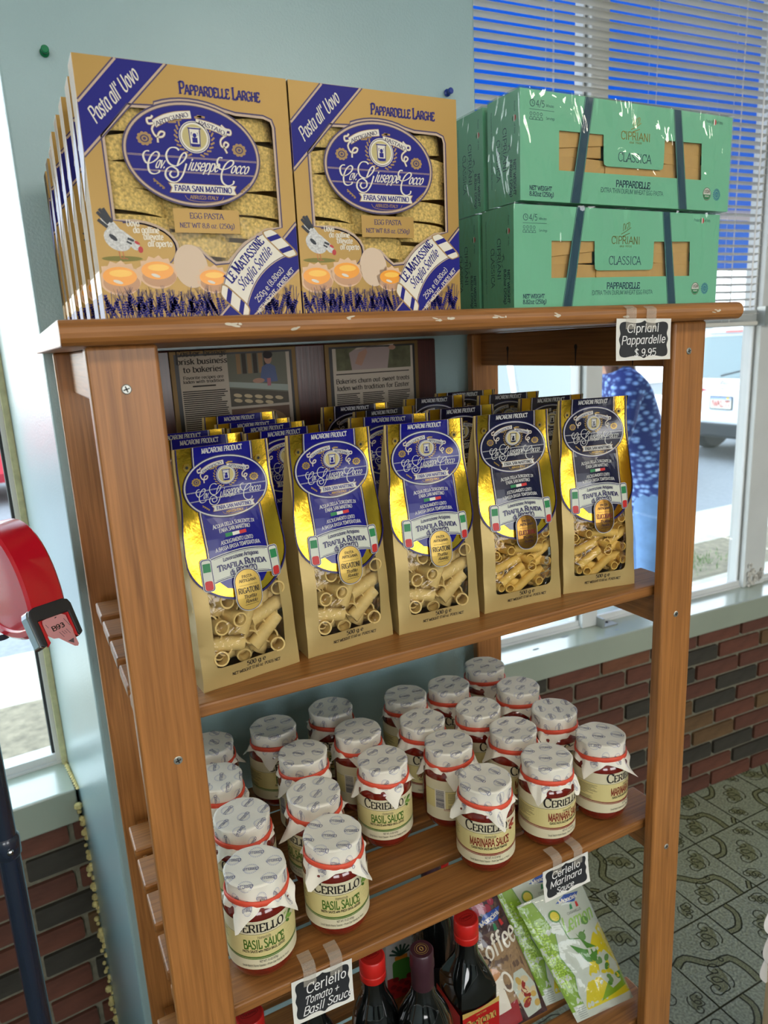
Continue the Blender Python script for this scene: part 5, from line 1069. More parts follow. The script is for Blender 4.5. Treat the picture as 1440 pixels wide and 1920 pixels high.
def lemon(A, W_, H_):
    w1_, h1_ = W_ / 100, H_ / 100; P = lambda q: [(a * w1_, b * h1_) for a, b in q]
    A.poly(P([(0, 8), (22, 8), (20, 20), (27, 34), (20, 52), (30, 70), (26, 84), (22, 98), (0, 98)]), pgr, 1); A.line(P([(22, 8), (20, 20), (27, 34), (20, 52), (30, 70), (26, 84), (22, 98)]), .0012, pgd, 2)
    A.poly(P([(22, 6), (100, 6), (100, 58), (90, 54), (78, 44), (66, 38), (58, 42), (46, 28), (34, 22)]), pye, 1); A.poly(P([(62, 46), (80, 58), (98, 64), (100, 46), (84, 38)]), pye, 1); A.poly(P([(50, 8), (100, 12), (100, 24), (70, 20)]), pgr, 2)
    A.poly(P([(40, 58), (58, 50), (78, 46), (70, 38), (54, 40)]), pgd, 2); A.poly(P([(56, 64), (66, 54), (78, 48), (62, 50)]), pgd, 3)
    A.text('Lemon', 68 * w1_, 68 * h1_, .022, mat('lemon_script', (148, 190, 92), .4), 3, 'bscript', 'c', 52 * w1_, .05, .3); A.line(P([(44, 62), (42, 80)]), .0016, pgd, 3); A.line(P([(44, 62), (60, 59), (72, 63)]), .0016, pgd, 3)
    logo(A, 70 * w1_, 90 * h1_, w1_ * .75, 3); A.ell(40 * w1_, 82 * h1_, .010, .010, pgd, 3, 20); A.ell(40 * w1_, 82 * h1_, .0075, .0075, pye, 4, 18)
    for k in range(4): A.text(('Caramelle al limone', 'Lemon candy', 'Bonbons citron', 'Caramelos')[k], (7 + k * 4) * w1_, 55 * h1_, .0050, mat('lime_ink', (168, 204, 60), .4), 3, 'serif', 'c', 70 * h1_ * (.95, .7, .8, .6)[k], pi / 2)
    A.poly(P([(62, 26), (70, 40), (88, 42), (98, 30), (92, 16), (74, 14)]), pw, 4)
    rnd = random.Random(8)
    for i in range(16): A.ell((80 + rnd.uniform(-13, 13)) * w1_, (28 + rnd.uniform(-10, 10)) * h1_, rnd.uniform(.004, .007), rnd.uniform(.003, .005), (pgd, mat('candy_green', (96, 140, 72), .3), pye)[i % 3], 5 + i * .1, 9, rot=rnd.uniform(0, 3))
    for i in range(2): A.ell((64 + 14 * i) * w1_, (60 + 10 * i) * h1_, .007, .007, mat('candy_green'), 4, 10)
    A.rect(5 * w1_, 1 * h1_, 24 * w1_, 12 * h1_, pw, 2)
    for i in range(6): A.line(P([(7, 2 + i * 1.6), (21, 2 + i * 1.6)]), .0005, mat('barcode_ink'), 3)
pouch('clear-fronted lemon sweet bag leaning at the right end of the lower shelf, nearest', [(.672, .723, -1.094), (.785, .7125, -1.094), (.757, .816, -.924), (.630, .828, -.932)], .010, (pw, lemon), 'sweet_bag', grp='lemon sweet bags')
pouch('lemon sweet bag tucked behind the nearer lemon bag, further left', [(.648, .772, -1.094), (.745, .762, -1.094), (.742, .872, -.918), (.618, .878, -.922)], .010, (pw, lemon), 'sweet_bag', grp='lemon sweet bags')
brn, brd, kr = mat('coffee_beans', (62, 40, 42), .45, noise=120, namt=.6), mat('coffee_dark', (58, 32, 20), .4), mat('burlap', (150, 122, 88), .6, noise=160, namt=.2)
def coffee(A, W_, H_):
    w1_, h1_ = W_ / 100, H_ / 100; P = lambda q: [(a * w1_, b * h1_) for a, b in q]
    A.rect(0, 55 * h1_, W_, 90 * h1_, brn, 1); A.rect(0, 10 * h1_, W_, 60 * h1_, kr, 1.5); A.poly(P([(0, 0), (60, 0), (100, 0), (100, 24), (70, 14), (0, 16)]), brn, 2)
    rnd = random.Random(12)
    for i in range(34): A.ell(rnd.uniform(5, 95) * w1_, rnd.uniform(60, 86) * h1_, .0048, .0030, (brd, mat('bean', (86, 54, 50), .35))[i % 2], 2 + i * .05, 8, rot=rnd.uniform(0, 3))
    for i in range(9): A.ell((58 + 9 * (i % 4)) * w1_, (84 + 4 * (i // 3)) * h1_, .0062, .0072, mat('cherry_pink', (166, 50, 70), .3), 4 + i * .1, 12)
    logo(A, 72 * w1_, 77 * h1_, w1_ * 1.0, 6, .25)
    A.text('Coffee', 62 * w1_, 52 * h1_, .030, pwhite, 7, 'bscript', 'c', 80 * w1_, .25, .35); A.ell(36 * w1_, 50 * h1_, .017, .017, mat('cup_ring', (120, 92, 60), .5), 5, 20); A.ell(36 * w1_, 50 * h1_, .013, .013, kr, 6, 20); A.ell(37 * w1_, 50 * h1_, .010, .010, brd, 7, 18); A.ell(38 * w1_, 50 * h1_, .005, .005, kr, 8, 12)
    A.poly(P([(12, 38), (50, 42), (46, 14), (20, 12)]), pwhite, 5); A.ell(31 * w1_, 40 * h1_, 20 * w1_, 5 * h1_, mat('foam', (196, 140, 90), .4), 6, 24, rot=.05); A.ring(56 * w1_, 32 * h1_, 9 * w1_, 8 * h1_, .004, pwhite, 5, 20)
    A.poly(P([(4, 14), (60, 18), (56, 2), (8, 0)]), mat('cloth_red', (150, 40, 46), .5), 4)
    A.poly(P([(60, 26), (70, 36), (88, 36), (98, 22), (92, 4), (66, 2)]), pw, 6)
    for i in range(14): A.ell((78 + rnd.uniform(-14, 14)) * w1_, (18 + rnd.uniform(-13, 13)) * h1_, rnd.uniform(.005, .009), rnd.uniform(.004, .006), (mat('candy_cream', (206, 190, 150), .3), mat('candy_wrap', (150, 52, 46), .3), lab_gold)[i % 3], 7 + i * .1, 9, rot=rnd.uniform(0, 3))
pouch('brown coffee sweet bag with a printed cup, leaning behind the central oil bottle', [(.535, .770, -1.094), (.645, .765, -1.094), (.600, .858, -.893), (.487, .868, -.890)], .010, (mat('pouch_brown', (104, 82, 66), .4), coffee), 'sweet_bag')

# ---------------------------------------------------------------- hand-lettered price tags taped to the rack
chalk = mat('tag_black', (34, 36, 40), .55); tagw = mat('tag_white', (226, 224, 216), .6); ink = mat('paint_marker', (232, 232, 230), .6); tape_m = mat('clear_tape', (196, 176, 150), .25)
tape_f = mat('tape_film', (222, 214, 200), .25); tape_f.node_tree.nodes['Principled BSDF'].inputs['Alpha'].default_value = .34
def price_tag(label, x, y, z, rz_tilt, w_, h_, lines, tapes, curl, topz):
    t = thing('price_tag', (x, y, z), label, 'price tag'); c, s = cos(rz_tilt), sin(rz_tilt)
    f = lambda u, v, q: (u * c - v * s, -q - .0006 - curl * ((v - h_) / h_) ** 2, u * s + v * c)
    A = Art(); A.rect(-w_ / 2, 0, w_ / 2, h_, tagw, 0); A.build('card', f, t, .01, .006)
    q4 = [(0, .455), (.07, .405), (.20, .395), (.34, .425), (.425, .39), (.445, .28), (.425, .14), (.45, 0)]
    P = q4 + [(x, -y) for x, y in q4[-2::-1]]; P = P + [(-x, y) for x, y in P[-2:0:-1]]; P = smooth_pts([(x * w_, h_ / 2 + y * h_) for x, y in P + [P[0]]], 3)[:-1]
    A = Art(); A.poly(P, chalk, 1)
    for txt, px, py, hgt, wd, sh in lines: A.text(txt, px * w_, py * h_, hgt * h_, ink, 2, 'hand', 'c', wd * w_, 0.02, sh)
    A.build('lettering', f, t, .01, .006, LH=.0002)
    for u in tapes:
        # over the rack edge and down on to the card
        A = Art(); A.rect(u - .008, 0, u + .008, .05, tape_f, 0)
        def tf(a, v, q, u=u):
            if v < .026: p = f(a, h_ - .012 + v * .5, .0009); return p
            d = v - .026; return (a * c - (h_ + .004) * s, -.0016 + max(0, d - .010) * 1.6, u * s + h_ * c + .002 + min(d, .014) * .9)
        A.build('tape', tf, t, 0, .004)
price_tag('hand-lettered black price tag reading 9.95 taped to the right of the top board', .6700, .6312, Z(-.033), rad(-1.5), .088, .0475, (('Cipriani', -.02, .68, .19, .58, .1), ('Pappardelle', -.01, .40, .19, .80, .2), ('$ 9.95', .02, .10, .17, .40, .15)), (-.022, .010), .002, .03)
price_tag('hand-lettered tag for tomato and basil sauce at the left end of the second shelf', .2270, .6805, Z(-.779), rad(-3), .078, .055, (('Ceriello', .06, .60, .22, .66, .1), ('Tomato +', -.03, .36, .17, .56, .3), ('Basil Sauce', .06, .14, .17, .82, .35)), (-.016, .018), .006, 0)
price_tag('hand-lettered tag for marinara sauce at the right end of the second shelf', .6050, .6805, Z(-.776), rad(0), .083, .046, (('Ceriello', .0, .62, .22, .62, .1), ('Marinara', -.02, .36, .19, .70, .3), ('Sauce', -.06, .12, .16, .38, .35)), (-.016, .022), .006, 0)

# ---------------------------------------------------------------- news plaque on the pier
mah = wood('plaque_mahogany', 2, (52, 22, 20), (84, 36, 30), .3); brass = mat('plaque_brass', (116, 90, 48), .5, metal=.4); news = mat('newsprint', (190, 178, 162), .8); nink = mat('news_ink', (54, 48, 46), .8)
t = thing('news_plaque', (.4400, 1.13, Z(-.30)), 'dark wooden plaque with two framed news articles hanging on the blue pier', 'plaque')
MB().box(-.245, .249, 0, .0185, 0, .306, mah).build('board', t, bevel=.003)
for x0, x1, nm_ in ((.2190, .4210, 0), (.4722, .6503, 1)):
    a, c = x0 - .44, x1 - .44; p = MB().box(a, c, -.004, .001, .02, .304, brass).build('brass_trim', t, bevel=.001)
    A = Art(); A.rect(a + .007, .026, c - .007, .299, pblack, 0); A.rect(a + .013, .032, c - .0115, .296, news, 1)
    zz = lambda z: z + .30
    def col(x_, y1, y0, wd):
        r_ = random.Random(int(x_ * 1e4))
        while y1 > y0: A.line([(x_, y1), (x_ + wd * r_.uniform(.82, 1), y1)], .0016, nink, 2); y1 -= .0031
    if nm_ == 0:
        hc = .2680 - .44
        for tx, z_, h_, wd in (('Easter brings', -.0042, .0072, .078), ('brisk business', -.0160, .0072, .078), ('to bakeries', -.0282, .0072, .060)): A.text(tx, hc, zz(z_), h_ * 1.15, nink, 2, 'serif', 'c', wd)
        for tx, z_, wd in (('Favorite recipes are', -.0385, .062), ('laden with tradition', -.0446, .063)): A.text(tx, hc, zz(z_), .0046, nink, 2, 'serif', 'c', wd)
        A.line([(hc - .018, zz(-.0495)), (hc + .018, zz(-.0495))], .0022, nink, 2); col(.234 - .44, zz(-.0570), .04, .072)
        a2, c2 = .3070 - .44, .4035 - .44; A.rect(a2, zz(-.0850), c2, .296, mat('photo_back', (112, 112, 98), .7), 2); A.rect(a2, .04, c2, zz(-.0890), mat('photo_plate', (110, 84, 70), .7), 2)
        for i in range(6): A.rect(a2 + .014 + i * .009, zz(-.035), a2 + .021 + i * .009, .296, (mat('shelf_tan', (150, 120, 86), .7), mat('shelf_dark', (66, 60, 54), .7))[i % 2], 3)
        A.poly([(a2, zz(-.046)), (c2, zz(-.056)), (c2, zz(-.066)), (a2, zz(-.054))], mat('case_glass', (150, 160, 150), .5), 5); A.poly([(a2, zz(-.056)), (c2, zz(-.068)), (c2, zz(-.085)), (a2, zz(-.085))], mat('case_dark', (84, 78, 66), .6), 4)
        for i in range(9): A.ell(a2 + .012 + (i % 5) * .017, zz(-.068 - .008 * (i // 5) - .002 * (i % 5)), .007, .003, mat('pastry', (196, 176, 140), .6), 6, 10, rot=-.2)
        bx = a2 + .062; A.poly([(bx - .012, zz(-.050)), (bx + .018, zz(-.050)), (bx + .015, zz(-.026)), (bx + .004, zz(-.020)), (bx - .007, zz(-.026))], mat('shirt_blue', (92, 104, 140), .7), 5); A.ell(bx + .004, zz(-.014), .0062, .0080, mat('photo_skin', (176, 136, 116), .7), 6, 16); A.ell(bx + .004, zz(-.0075), .0080, .0062, mat('photo_hair', (44, 38, 38), .7), 7, 14); A.ell(bx - .014, zz(-.047), .010, .004, mat('photo_skin'), 7, 12); A.rect(bx + .000, zz(-.056), bx + .006, zz(-.044), mat('photo_pink', (176, 110, 120), .7), 7)
        A.ell((a2 + c2) / 2, zz(-.112), .042, .020, mat('shelf_tan'), 3, 24)
        for i in range(6): A.line([(a2 + .02 + i * .010, zz(-.100)), (a2 + .034 + i * .008, zz(-.112))], .005, news, 4)
    else:
        A.rect(a + .0195, zz(-.0405), c - .016, .296, mat('photo_green', (92, 92, 66), .7, noise=60, namt=.4), 2); m = .560 - .44
        A.poly([(m - .040, zz(-.0405)), (m + .028, zz(-.0405)), (m + .034, zz(-.005)), (m + .02, .296), (m - .03, .296), (m - .044, zz(-.012))], mat('apron', (168, 150, 146), .8), 3)
        A.poly([(m - .034, zz(-.008)), (m - .002, zz(-.002)), (m + .040, zz(-.002)), (m + .042, zz(.0)), (m - .03, zz(-.004))], news, 4); A.poly([(m - .034, zz(-.030)), (m - .026, zz(-.012)), (m - .012, zz(-.006)), (m - .010, zz(-.012)), (m - .022, zz(-.034))], mat('photo_skin'), 5); A.ell(m + .038, zz(-.006), .007, .004, mat('photo_skin'), 5, 10)
        A.line([(a + .018, zz(-.0465)), (c - .020, zz(-.0465))], .0018, nink, 2)
        A.text('Bakeries churn out sweet treats', .5600 - .44, zz(-.0620), .0076, nink, 2, 'serif', 'c', .141); A.text('laden with tradition for Easter', .5600 - .44, zz(-.0735), .0076, nink, 2, 'serif', 'c', .139)
        for q in range(3): col(.489 - .44 + q * .0490, zz(-.0800), .04, .044)
    A.build('article', lambda u, v, q: (u, -.0041 - q, v), p, LH=.00015)
# push pins in the pier
for nm_, c_, x, z in (('green', (0, 122, 76), .1070, .399), ('blue', (24, 58, 150), .7390, .413)):
    t = thing('push_pin', (x, PY, Z(z)), '%s push pin stuck in the %s of the pale blue pier' % (nm_, 'left side' if x < .3 else 'right side'), 'pin')
    pm_ = mat('pin_' + nm_, c_, .3); mb = MB().lathe([(.0060, .0015), (.0060, .003), (.0036, .0045), (.0033, .010), (.0050, .012), (.0050, .0145), (.0040, .0155)], 16, pm_); mb.v = [(a, -c, b) for a, b, c in mb.v]; mb.build('head', t, smooth=True, ang=rad(40))
    mb = MB().lathe([(.0006, -.002), (.0006, .002)], 6, mat('zinc')); mb.v = [(a, -c, b) for a, b, c in mb.v]; mb.build('needle', t)
# ---------------------------------------------------------------- ticket dispenser on its pole
rd = mat('dispenser_red', (206, 22, 44), .22, coat=.6, spec=.6); dk = mat('dispenser_trim', (48, 50, 56), .3); chrome = mat('dispenser_chrome', (190, 192, 196), .12, metal=1); pk = mat('ticket_pink', (226, 160, 166), .7)
t = thing('ticket_dispenser', (.0060, .930, Z(-.310)), 'glossy red snail-shaped ticket dispenser at the left edge with ticket B93', 'dispenser', rad(28))
# local: x across the body, y away from the mouth, z up
hw = .0270
path = [(.006, .018), (.010, .040), (.022, .072), (.042, .102), (.070, .124), (.104, .130), (.140, .120), (.166, .094), (.176, .056), (.168, .018), (.146, -.012), (.112, -.030), (.076, -.034), (.042, -.030), (.018, -.022), (.006, -.016)]
path = [(y, z) for y, z in smooth_pts(path + [path[0]], 3)[:-1]]
cy_, cz_ = .09, .046
mb = MB(); prof = [(-hw, .86), (-hw, .95), (-hw * .86, 1.0), (hw * .86, 1.0), (hw, .95), (hw, .86)]; n = len(path)
vs = [(x, cy_ + (y - cy_) * s, cz_ + (z - cz_) * s) for x, s in prof for y, z in path]
mb.add(vs, [(j * n + i, j * n + (i + 1) % n, (j + 1) * n + (i + 1) % n, (j + 1) * n + i) for j in range(5) for i in range(n)], rd)
vs = [(x, cy_ + (y - cy_) * s, cz_ + (z - cz_) * s) for x, s in ((-hw, .86), (-hw + .004, .84)) for y, z in path]; mb.add(vs, [(i, (i + 1) % n, n + (i + 1) % n, n + i) for i in range(n)] + [tuple(range(n, 2 * n))], rd)
vs = [(-x, y, z) for x, y, z in vs]; mb.add(vs, [(i, (i + 1) % n, n + (i + 1) % n, n + i) for i in range(n)] + [tuple(range(n, 2 * n))], rd)
mb.build('housing', t, smooth=True, merge=1e-5, ang=rad(35))
# mouth frame: chrome edge, dark face, red inner
tilt = Matrix.Rotation(rad(-28), 4, 'X')
fr_ = rrect(-.031, -.030, .031, .024, .010); inn = rrect(-.0235, -.034, .0235, .006, .005)
mb = MB(); A = Art(); A.poly([fr_, rrect(-.0235, -.0305, .0235, .004, .002)], dk, 0)
notch = [(-.0305, -.030), (-.031, .014), (-.0285, .021), (-.021, .024), (.021, .024), (.0285, .021), (.031, .014), (.0305, -.030), (.0260, -.0335), (.0225, -.030), (.0225, .004), (-.0225, .004), (-.0225, -.030), (-.0260, -.0335)]
mb = MB().prism(notch, 1, -.006, .000, dk, tilt); mb.build('mouth_face', t, bevel=.0015)
big = [(x * 1.03, z * 1.03) for x, z in notch]; MB().prism(big, 1, .0002, .020, chrome, tilt).build('mouth_frame', t, bevel=.002)
MB().box(-.0222, .0222, -.002, .012, -.020, .0035, rd, tilt).build('mouth_throat', t)
lip = MB(); 
for s in (-1, 1): lip.prism([(s * .0222, .003), (s * .0195, .003), (s * .0175, -.030), (s * .0222, -.034)], 1, -.0045, .0, rd, tilt)
lip.build('red_cheeks', t)['kind'] = 'stuff'
A = Art(); A.poly([(-.0165, .0005), (-.010, .0015), (.012, .0015), (.0172, -.002), (.0178, -.024), (.0165, -.030), (.0150, -.047), (.0120, -.0500), (.0080, -.0485), (-.0060, -.030), (-.0125, -.0285), (-.0180, -.022), (-.0178, -.004)], pk, 0)
A.text('B93', .0005, -.0178, .0064, pblack, 1, 'bsans', 'c', .0185, rad(4)); A.poly([(.0028, -.0385), (.0125, -.0370), (.0095, -.0440)], mat('ticket_arrow', (96, 84, 92), .7), 1)
for i, (x, y, l) in enumerate(((-.0015, -.022, .009), (.0025, -.022, .006), (.006, -.0225, .005), (.0092, -.021, .008), (.0125, -.006, .012), (-.0145, -.006, .006))): A.line([(x, y), (x + l * .35, y - l)], .0007, mat('ticket_arrow'), 1)
A.line([(.001, -.0015), (.004, -.0005)], .0012, pblack, 1)
tk = thing('paper_ticket', (.0060, .930, Z(-.310)), 'pink paper ticket printed B93 hanging from the red dispenser mouth', 'ticket', rad(28))
tf = lambda u, v, q: tuple(tilt @ Vector((u, -.0035 - q - .004 * max(0, -v / .05) ** 2 * 2 - .0005, v + .002)))
A.build('ticket', tf, tk, 0, .004, LH=.0002)
t.scale = tk.scale = (.88, .88, .88)
pt = thing('dispenser_pole', (-.0970, 1.040, 0), 'dark blue-black pole holding the red ticket dispenser at the left edge', 'pole')
steel = mat('pole_paint', (34, 44, 62), .25, coat=.5, spec=.6)
MB().lathe([(.0148, 0), (.0148, Z(-.352))], 24, steel).build('tube', pt, smooth=True, ang=rad(50)); MB().lathe([(.12, 0), (.12, .012), (.03, .020), (.0145, .05)], 32, steel).build('base', pt, smooth=True, ang=rad(40))
MB().lathe([(.0150, 0), (.0175, .004), (.0175, .030), (.0150, .034)], 24, steel, cz=Z(-.68)).build('collar', pt, smooth=True, ang=rad(40))
mb = MB().lathe([(.0045, 0), (.0040, .003), (.0015, .0045)], 12, chrome); mb.v = [(a + .004, -.0170 - c, Z(-.664) + b) for a, b, c in mb.v]; mb.build('rivet', pt, smooth=True)
MB().prism(rrect(-.03, -.03, .05, .05, .01), 2, Z(-.352), Z(-.344), steel).build('bracket', pt, bevel=.002)

# pale wooden stand at the right edge with a paper doily
pine = wood('pale_pine', 2, (196, 170, 130), (222, 200, 164), .6)
t = thing('display_stand', (1.0300, .6060, 0), 'pale pine stand at the right edge with white scalloped paper', 'stand')
for dx, dy in ((0, 0), (.30, 0), (0, -.30), (.30, -.30)): MB().box(-.022 + dx, .022 + dx, -.022 + dy, .022 + dy, 0, Z(-.965), pine).build('leg', t, bevel=.003)
MB().box(-.010, .335, -.335, .012, Z(-.965), Z(-.955), pine).build('top', t, bevel=.002)
dm = mat('doily', (226, 224, 222), .8); mb = MB()
for i, (z0, wd) in enumerate(((-.952, .016), (-1.01, .012), (-1.05, .016))):
    pts = [(-.026 - wd * abs(sin(k * pi / 8)), .0215 - .0004 * k, Z(z0 - .05 * k / 8)) for k in range(9)]
    mb.add([p for a in pts for p in (a, (-.021, a[1], a[2]))], [(2 * k, 2 * k + 1, 2 * k + 3, 2 * k + 2) for k in range(8)], dm)
o = mb.build('paper_doily', t); s_ = o.modifiers.new('s', 'SOLIDIFY'); s_.thickness = .0006; o['kind'] = 'stuff'

# ---------------------------------------------------------------- outside
GZ = GROUND
conc = mat('concrete', (176, 168, 152), .9, noise=9, namt=.12, bump=.3, bscale=40); asph = mat('asphalt', (120, 120, 122), .9, noise=30, namt=.12, bump=.4, bscale=60); dirt = mat('dirt', (124, 112, 92), .95, noise=20, namt=.3, bump=.6, bscale=30)
for nm_, y0, y1, m in (('floor_sidewalk', 1.80, 3.15, conc), ('floor_verge', 3.15, 3.75, dirt), ('floor_path', 3.75, 4.45, conc), ('floor_street', 4.45, 40, asph)):
    z = GZ - (.02 if m is asph else 0); struct(MB().box(-22, 40, y0, y1, z - .05, z, m).build(nm_))
mb = MB(); gr = mat('grass', (92, 132, 58), .8); rnd = random.Random(5)
for i in range(500):
    x, y = rnd.gauss(4.0, .25), 3.45 + rnd.gauss(0, .10); a = rnd.uniform(0, 6.28); h = rnd.uniform(.02, .06)
    mb.add([(x, y, GZ), (x + .006 * cos(a), y + .006 * sin(a), GZ), (x + .02 * cos(a + 1), y + .02 * sin(a + 1), GZ + h)], [(0, 1, 2)], gr)
o = mb.build('grass_tuft'); o['kind'] = 'stuff'; tag(o, 'small tuft of green grass in the dirt strip outside', 'grass')
def car(loc, rz, label, rgb, plate=None):
    t = thing('car', loc, label, 'car', rz); pm_ = mat('car_paint_%d' % rgb[1], rgb, .25, coat=.8); gl = mat('car_glass', (70, 88, 88), .04, spec=.9, coat=1); bk = mat('car_black', (40, 42, 46), .5)
    # lofted cross-sections along the length
    secs = [(0, .50, .82, .80), (.06, .36, .90, .86), (.5, .30, .925, .92), (2.3, .28, .925, .95), (4.0, .30, .925, .90), (4.45, .36, .86, .78), (4.6, .46, .74, .66)]
    mb = MB(); vs = []; k = 10
    for x, zl, w_, zt in secs: vs += [(x, -w_ * .9, zl), (x, -w_, zl + .12), (x, -w_, zl + .38), (x, -w_ * .985, zt), (x, -w_ * .93, zt + .10), (x, w_ * .93, zt + .10), (x, w_ * .985, zt), (x, w_, zl + .38), (x, w_, zl + .12), (x, w_ * .9, zl)]
    mb.add(vs, [(j * k + i, j * k + (i + 1) % k, (j + 1) * k + (i + 1) % k, (j + 1) * k + i) for j in range(len(secs) - 1) for i in range(k)] + [tuple(range(k)), tuple(range(len(vs) - k, len(vs)))], pm_); mb.build('body', t, smooth=True, ang=rad(35))
    cab = [(.06, 1.00, .84), (.42, 1.60, .70), (.75, 1.70, .68), (2.3, 1.70, .68), (2.7, 1.62, .68), (3.5, 1.00, .82)]
    mb = MB(); vs = [v for x, z, w_ in cab for v in ((x, -w_, z), (x, w_, z))] + [(.06, -.86, .92), (.06, .86, .92), (3.5, -.86, .92), (3.5, .86, .92)]
    mb.add(vs, [(2 * i, 2 * i + 1, 2 * i + 3, 2 * i + 2) for i in range(5)] + [(0, 2, 4, 6, 8, 10), (1, 11, 9, 7, 5, 3), (12, 13, 1, 0), (14, 10, 11, 15), (12, 0, 10, 14), (13, 15, 11, 1)], pm_); mb.build('roof', t, smooth=True, ang=rad(25))
    def quad(nm_, q, m, th=.01): return MB().add(q, [(0, 1, 2, 3)], m).build(nm_, t)
    quad('rear_window', [(.085, -.70, 1.05), (.085, .70, 1.05), (.385, .60, 1.56), (.385, -.60, 1.56)], gl).location.x = -.012
    for s in (-1, 1):
        for a, c, a2, c2 in ((.40, 1.10, .52, 1.10), (1.18, 2.05, 1.18, 2.05), (2.13, 3.15, 2.13, 2.62)): MB().add([(a, s * .842, 1.04), (c, s * .842, 1.04), (c2, s * .708, 1.56), (a2, s * .708, 1.56)], [(0, 1, 2, 3)], gl).build('side_window', t)
        MB().box(-.012, .10, s * .70 - .10, s * .70 + .10, .78, .98, mat('lamp_red', (190, 40, 44), .2, coat=1)).build('tail_light', t, bevel=.02)
        for x in (.85, 3.6):
            wl_ = MB(); wl_.lathe([(.20, -.11), (.31, -.11), (.34, -.07), (.34, .07), (.31, .11), (.20, .11)], 28, bk); wl_.v = [(x + a, s * .82 + c, .34 + b) for a, b, c in wl_.v]; wl_.build('wheel', t, smooth=True, ang=rad(40))
            rm = MB(); rm.lathe([(.21, .0), (.21, .02), (.05, .03), (.02, .035)], 20, chrome); rm.v = [(x + a, s * (.82 + .09 + c), .34 + b) for a, b, c in rm.v]; rm.build('rim', t, smooth=True, ang=rad(40))
        MB().prism([(s * .60, .80), (s * .22, .90), (s * .60, .97)], 0, -.012, .04, mat('lamp_red')).build('tail_light', t)
        MB().box(2.95, 3.10, s * .88 - .02, s * .88 + .16 * s + .02, 1.0, 1.12, pm_).build('mirror', t, bevel=.02)
    MB().box(-.07, .30, -.80, .80, .30, .50, bk).build('bumper', t, bevel=.04); MB().box(-.09, .20, -.86, .86, .48, .60, pm_).build('bumper_trim', t, bevel=.03)
    MB().box(.36, .58, -.58, .58, 1.60, 1.64, pm_).build('spoiler', t, bevel=.01); MB().box(.352, .372, -.28, .28, 1.605, 1.63, mat('lamp_red')).build('brake_light', t)
    MB().tube([(.085, .10, 1.07), (.15, -.35, 1.18)], .012, bk, 6).build('wiper', t)
    A = Art(); 
    for rx, ry in ((.085, .055), (.030, .050), (.065, .022)): A.ring(0, 0, rx, ry, .008, chrome, 1, 28)
    A.build('emblem', lambda u, v, q: (-.004 - q, -u, .965 + v), t, LH=.003)
    p = MB().box(-.022, -.010, -.165, .165, .655, .825, bk).build('plate_frame', t, bevel=.004)
    A = Art(); A.rect(-.152, .668, .152, .812, pwhite, 1); A.rect(-.152, .782, .152, .812, mat('plate_blue', (150, 166, 206), .5), 2)
    if plate: A.text(plate, 0, .692, .075, mat('plate_red', (196, 70, 74), .5), 2, 'bsans', 'c', .265)
    A.ell(.10, .80, .022, .014, mat('sticker', (226, 190, 70), .5), 3, 12)
    A.build('plate_print', lambda u, v, q: (-.0222 - q, -u, v), p, LH=.001)
    return t
car((8.0, 6.2, GZ - .02), 0, 'silver white sport utility car seen from behind, parked by the kerb', (222, 226, 232), '1WKL 77')
car((2.15, 6.35, GZ - .02), 0, 'white car parked sideways beyond the person outside the window', (234, 238, 242))
car((-2.6, 10.4, GZ - .02), 0, 'red car parked across the street beyond the left window', (190, 40, 56))
# building across the street
t = thing('building', (9, 17, GZ), 'pale two-storey building across the street, hazy in the glare', 'building'); bm_ = mat('far_siding', (222, 222, 220), .9)
MB().box(-12, 14, 0, 6, 0, 6.2, bm_).build('wall', t); MB().box(-12.3, 14.3, -.4, 6.4, 6.2, 6.6, mat('far_roof', (150, 148, 146), .9)).build('roof', t)
for i in range(10):
    for z in (1.2, 4.0): f_ = MB().box(-10.5 + i * 2.4, -9.3 + i * 2.4, -.06, 0, z, z + 1.4, white_metal).build('window', t); MB().box(-10.42 + i * 2.4, -9.38 + i * 2.4, -.07, -.05, z + .08, z + 1.32, mat('far_glass', (150, 164, 176), .2)).build('pane', f_)
# blue awning over the shop front
aw = bpy.data.materials.new('awning_canvas'); aw.use_nodes = True; n_ = aw.node_tree; n_.nodes.clear(); o_ = n_.nodes.new('ShaderNodeOutputMaterial'); mx_ = n_.nodes.new('ShaderNodeMixShader'); d_ = n_.nodes.new('ShaderNodeBsdfDiffuse'); tl_ = n_.nodes.new('ShaderNodeBsdfTranslucent')
d_.inputs[0].default_value = (.015, .12, .42, 1); tl_.inputs[0].default_value = (.03, .21, .56, 1); mx_.inputs[0].default_value = .55
n_.links.new(d_.outputs[0], mx_.inputs[1]); n_.links.new(tl_.outputs[0], mx_.inputs[2]); n_.links.new(mx_.outputs[0], o_.inputs[0])
t = thing('awning', (2.5, 1.85, Z(1.9)), 'blue canvas awning outside, seen through the blind slats', 'awning')
def sheet(nm_, q, th=.004):
    a, b_, c, d = [Vector(v) for v in q]; nr = (b_ - a).cross(d - a).normalized() * th
    return MB().add([a, b_, c, d, a + nr, b_ + nr, c + nr, d + nr], [(0, 1, 2, 3), (4, 7, 6, 5), (0, 4, 5, 1), (1, 5, 6, 2), (2, 6, 7, 3), (3, 7, 4, 0)], aw).build(nm_, t)
sheet('canvas', [(-2.2, 0, 0), (3.2, 0, 0), (3.2, 1.35, -1.22), (-2.2, 1.35, -1.22)]); sheet('valance', [(-2.2, 1.36, -1.22), (3.2, 1.36, -1.22), (3.2, 1.36, -1.55), (-2.2, 1.36, -1.55)])
am = mat('awning_arm', (214, 190, 180), .5)
for x in (-1.2, .55, 1.62): MB().tube([(x, .02, -1.5), (x + .15, 1.34, -1.24)], .022, am, 8).build('arm', t)

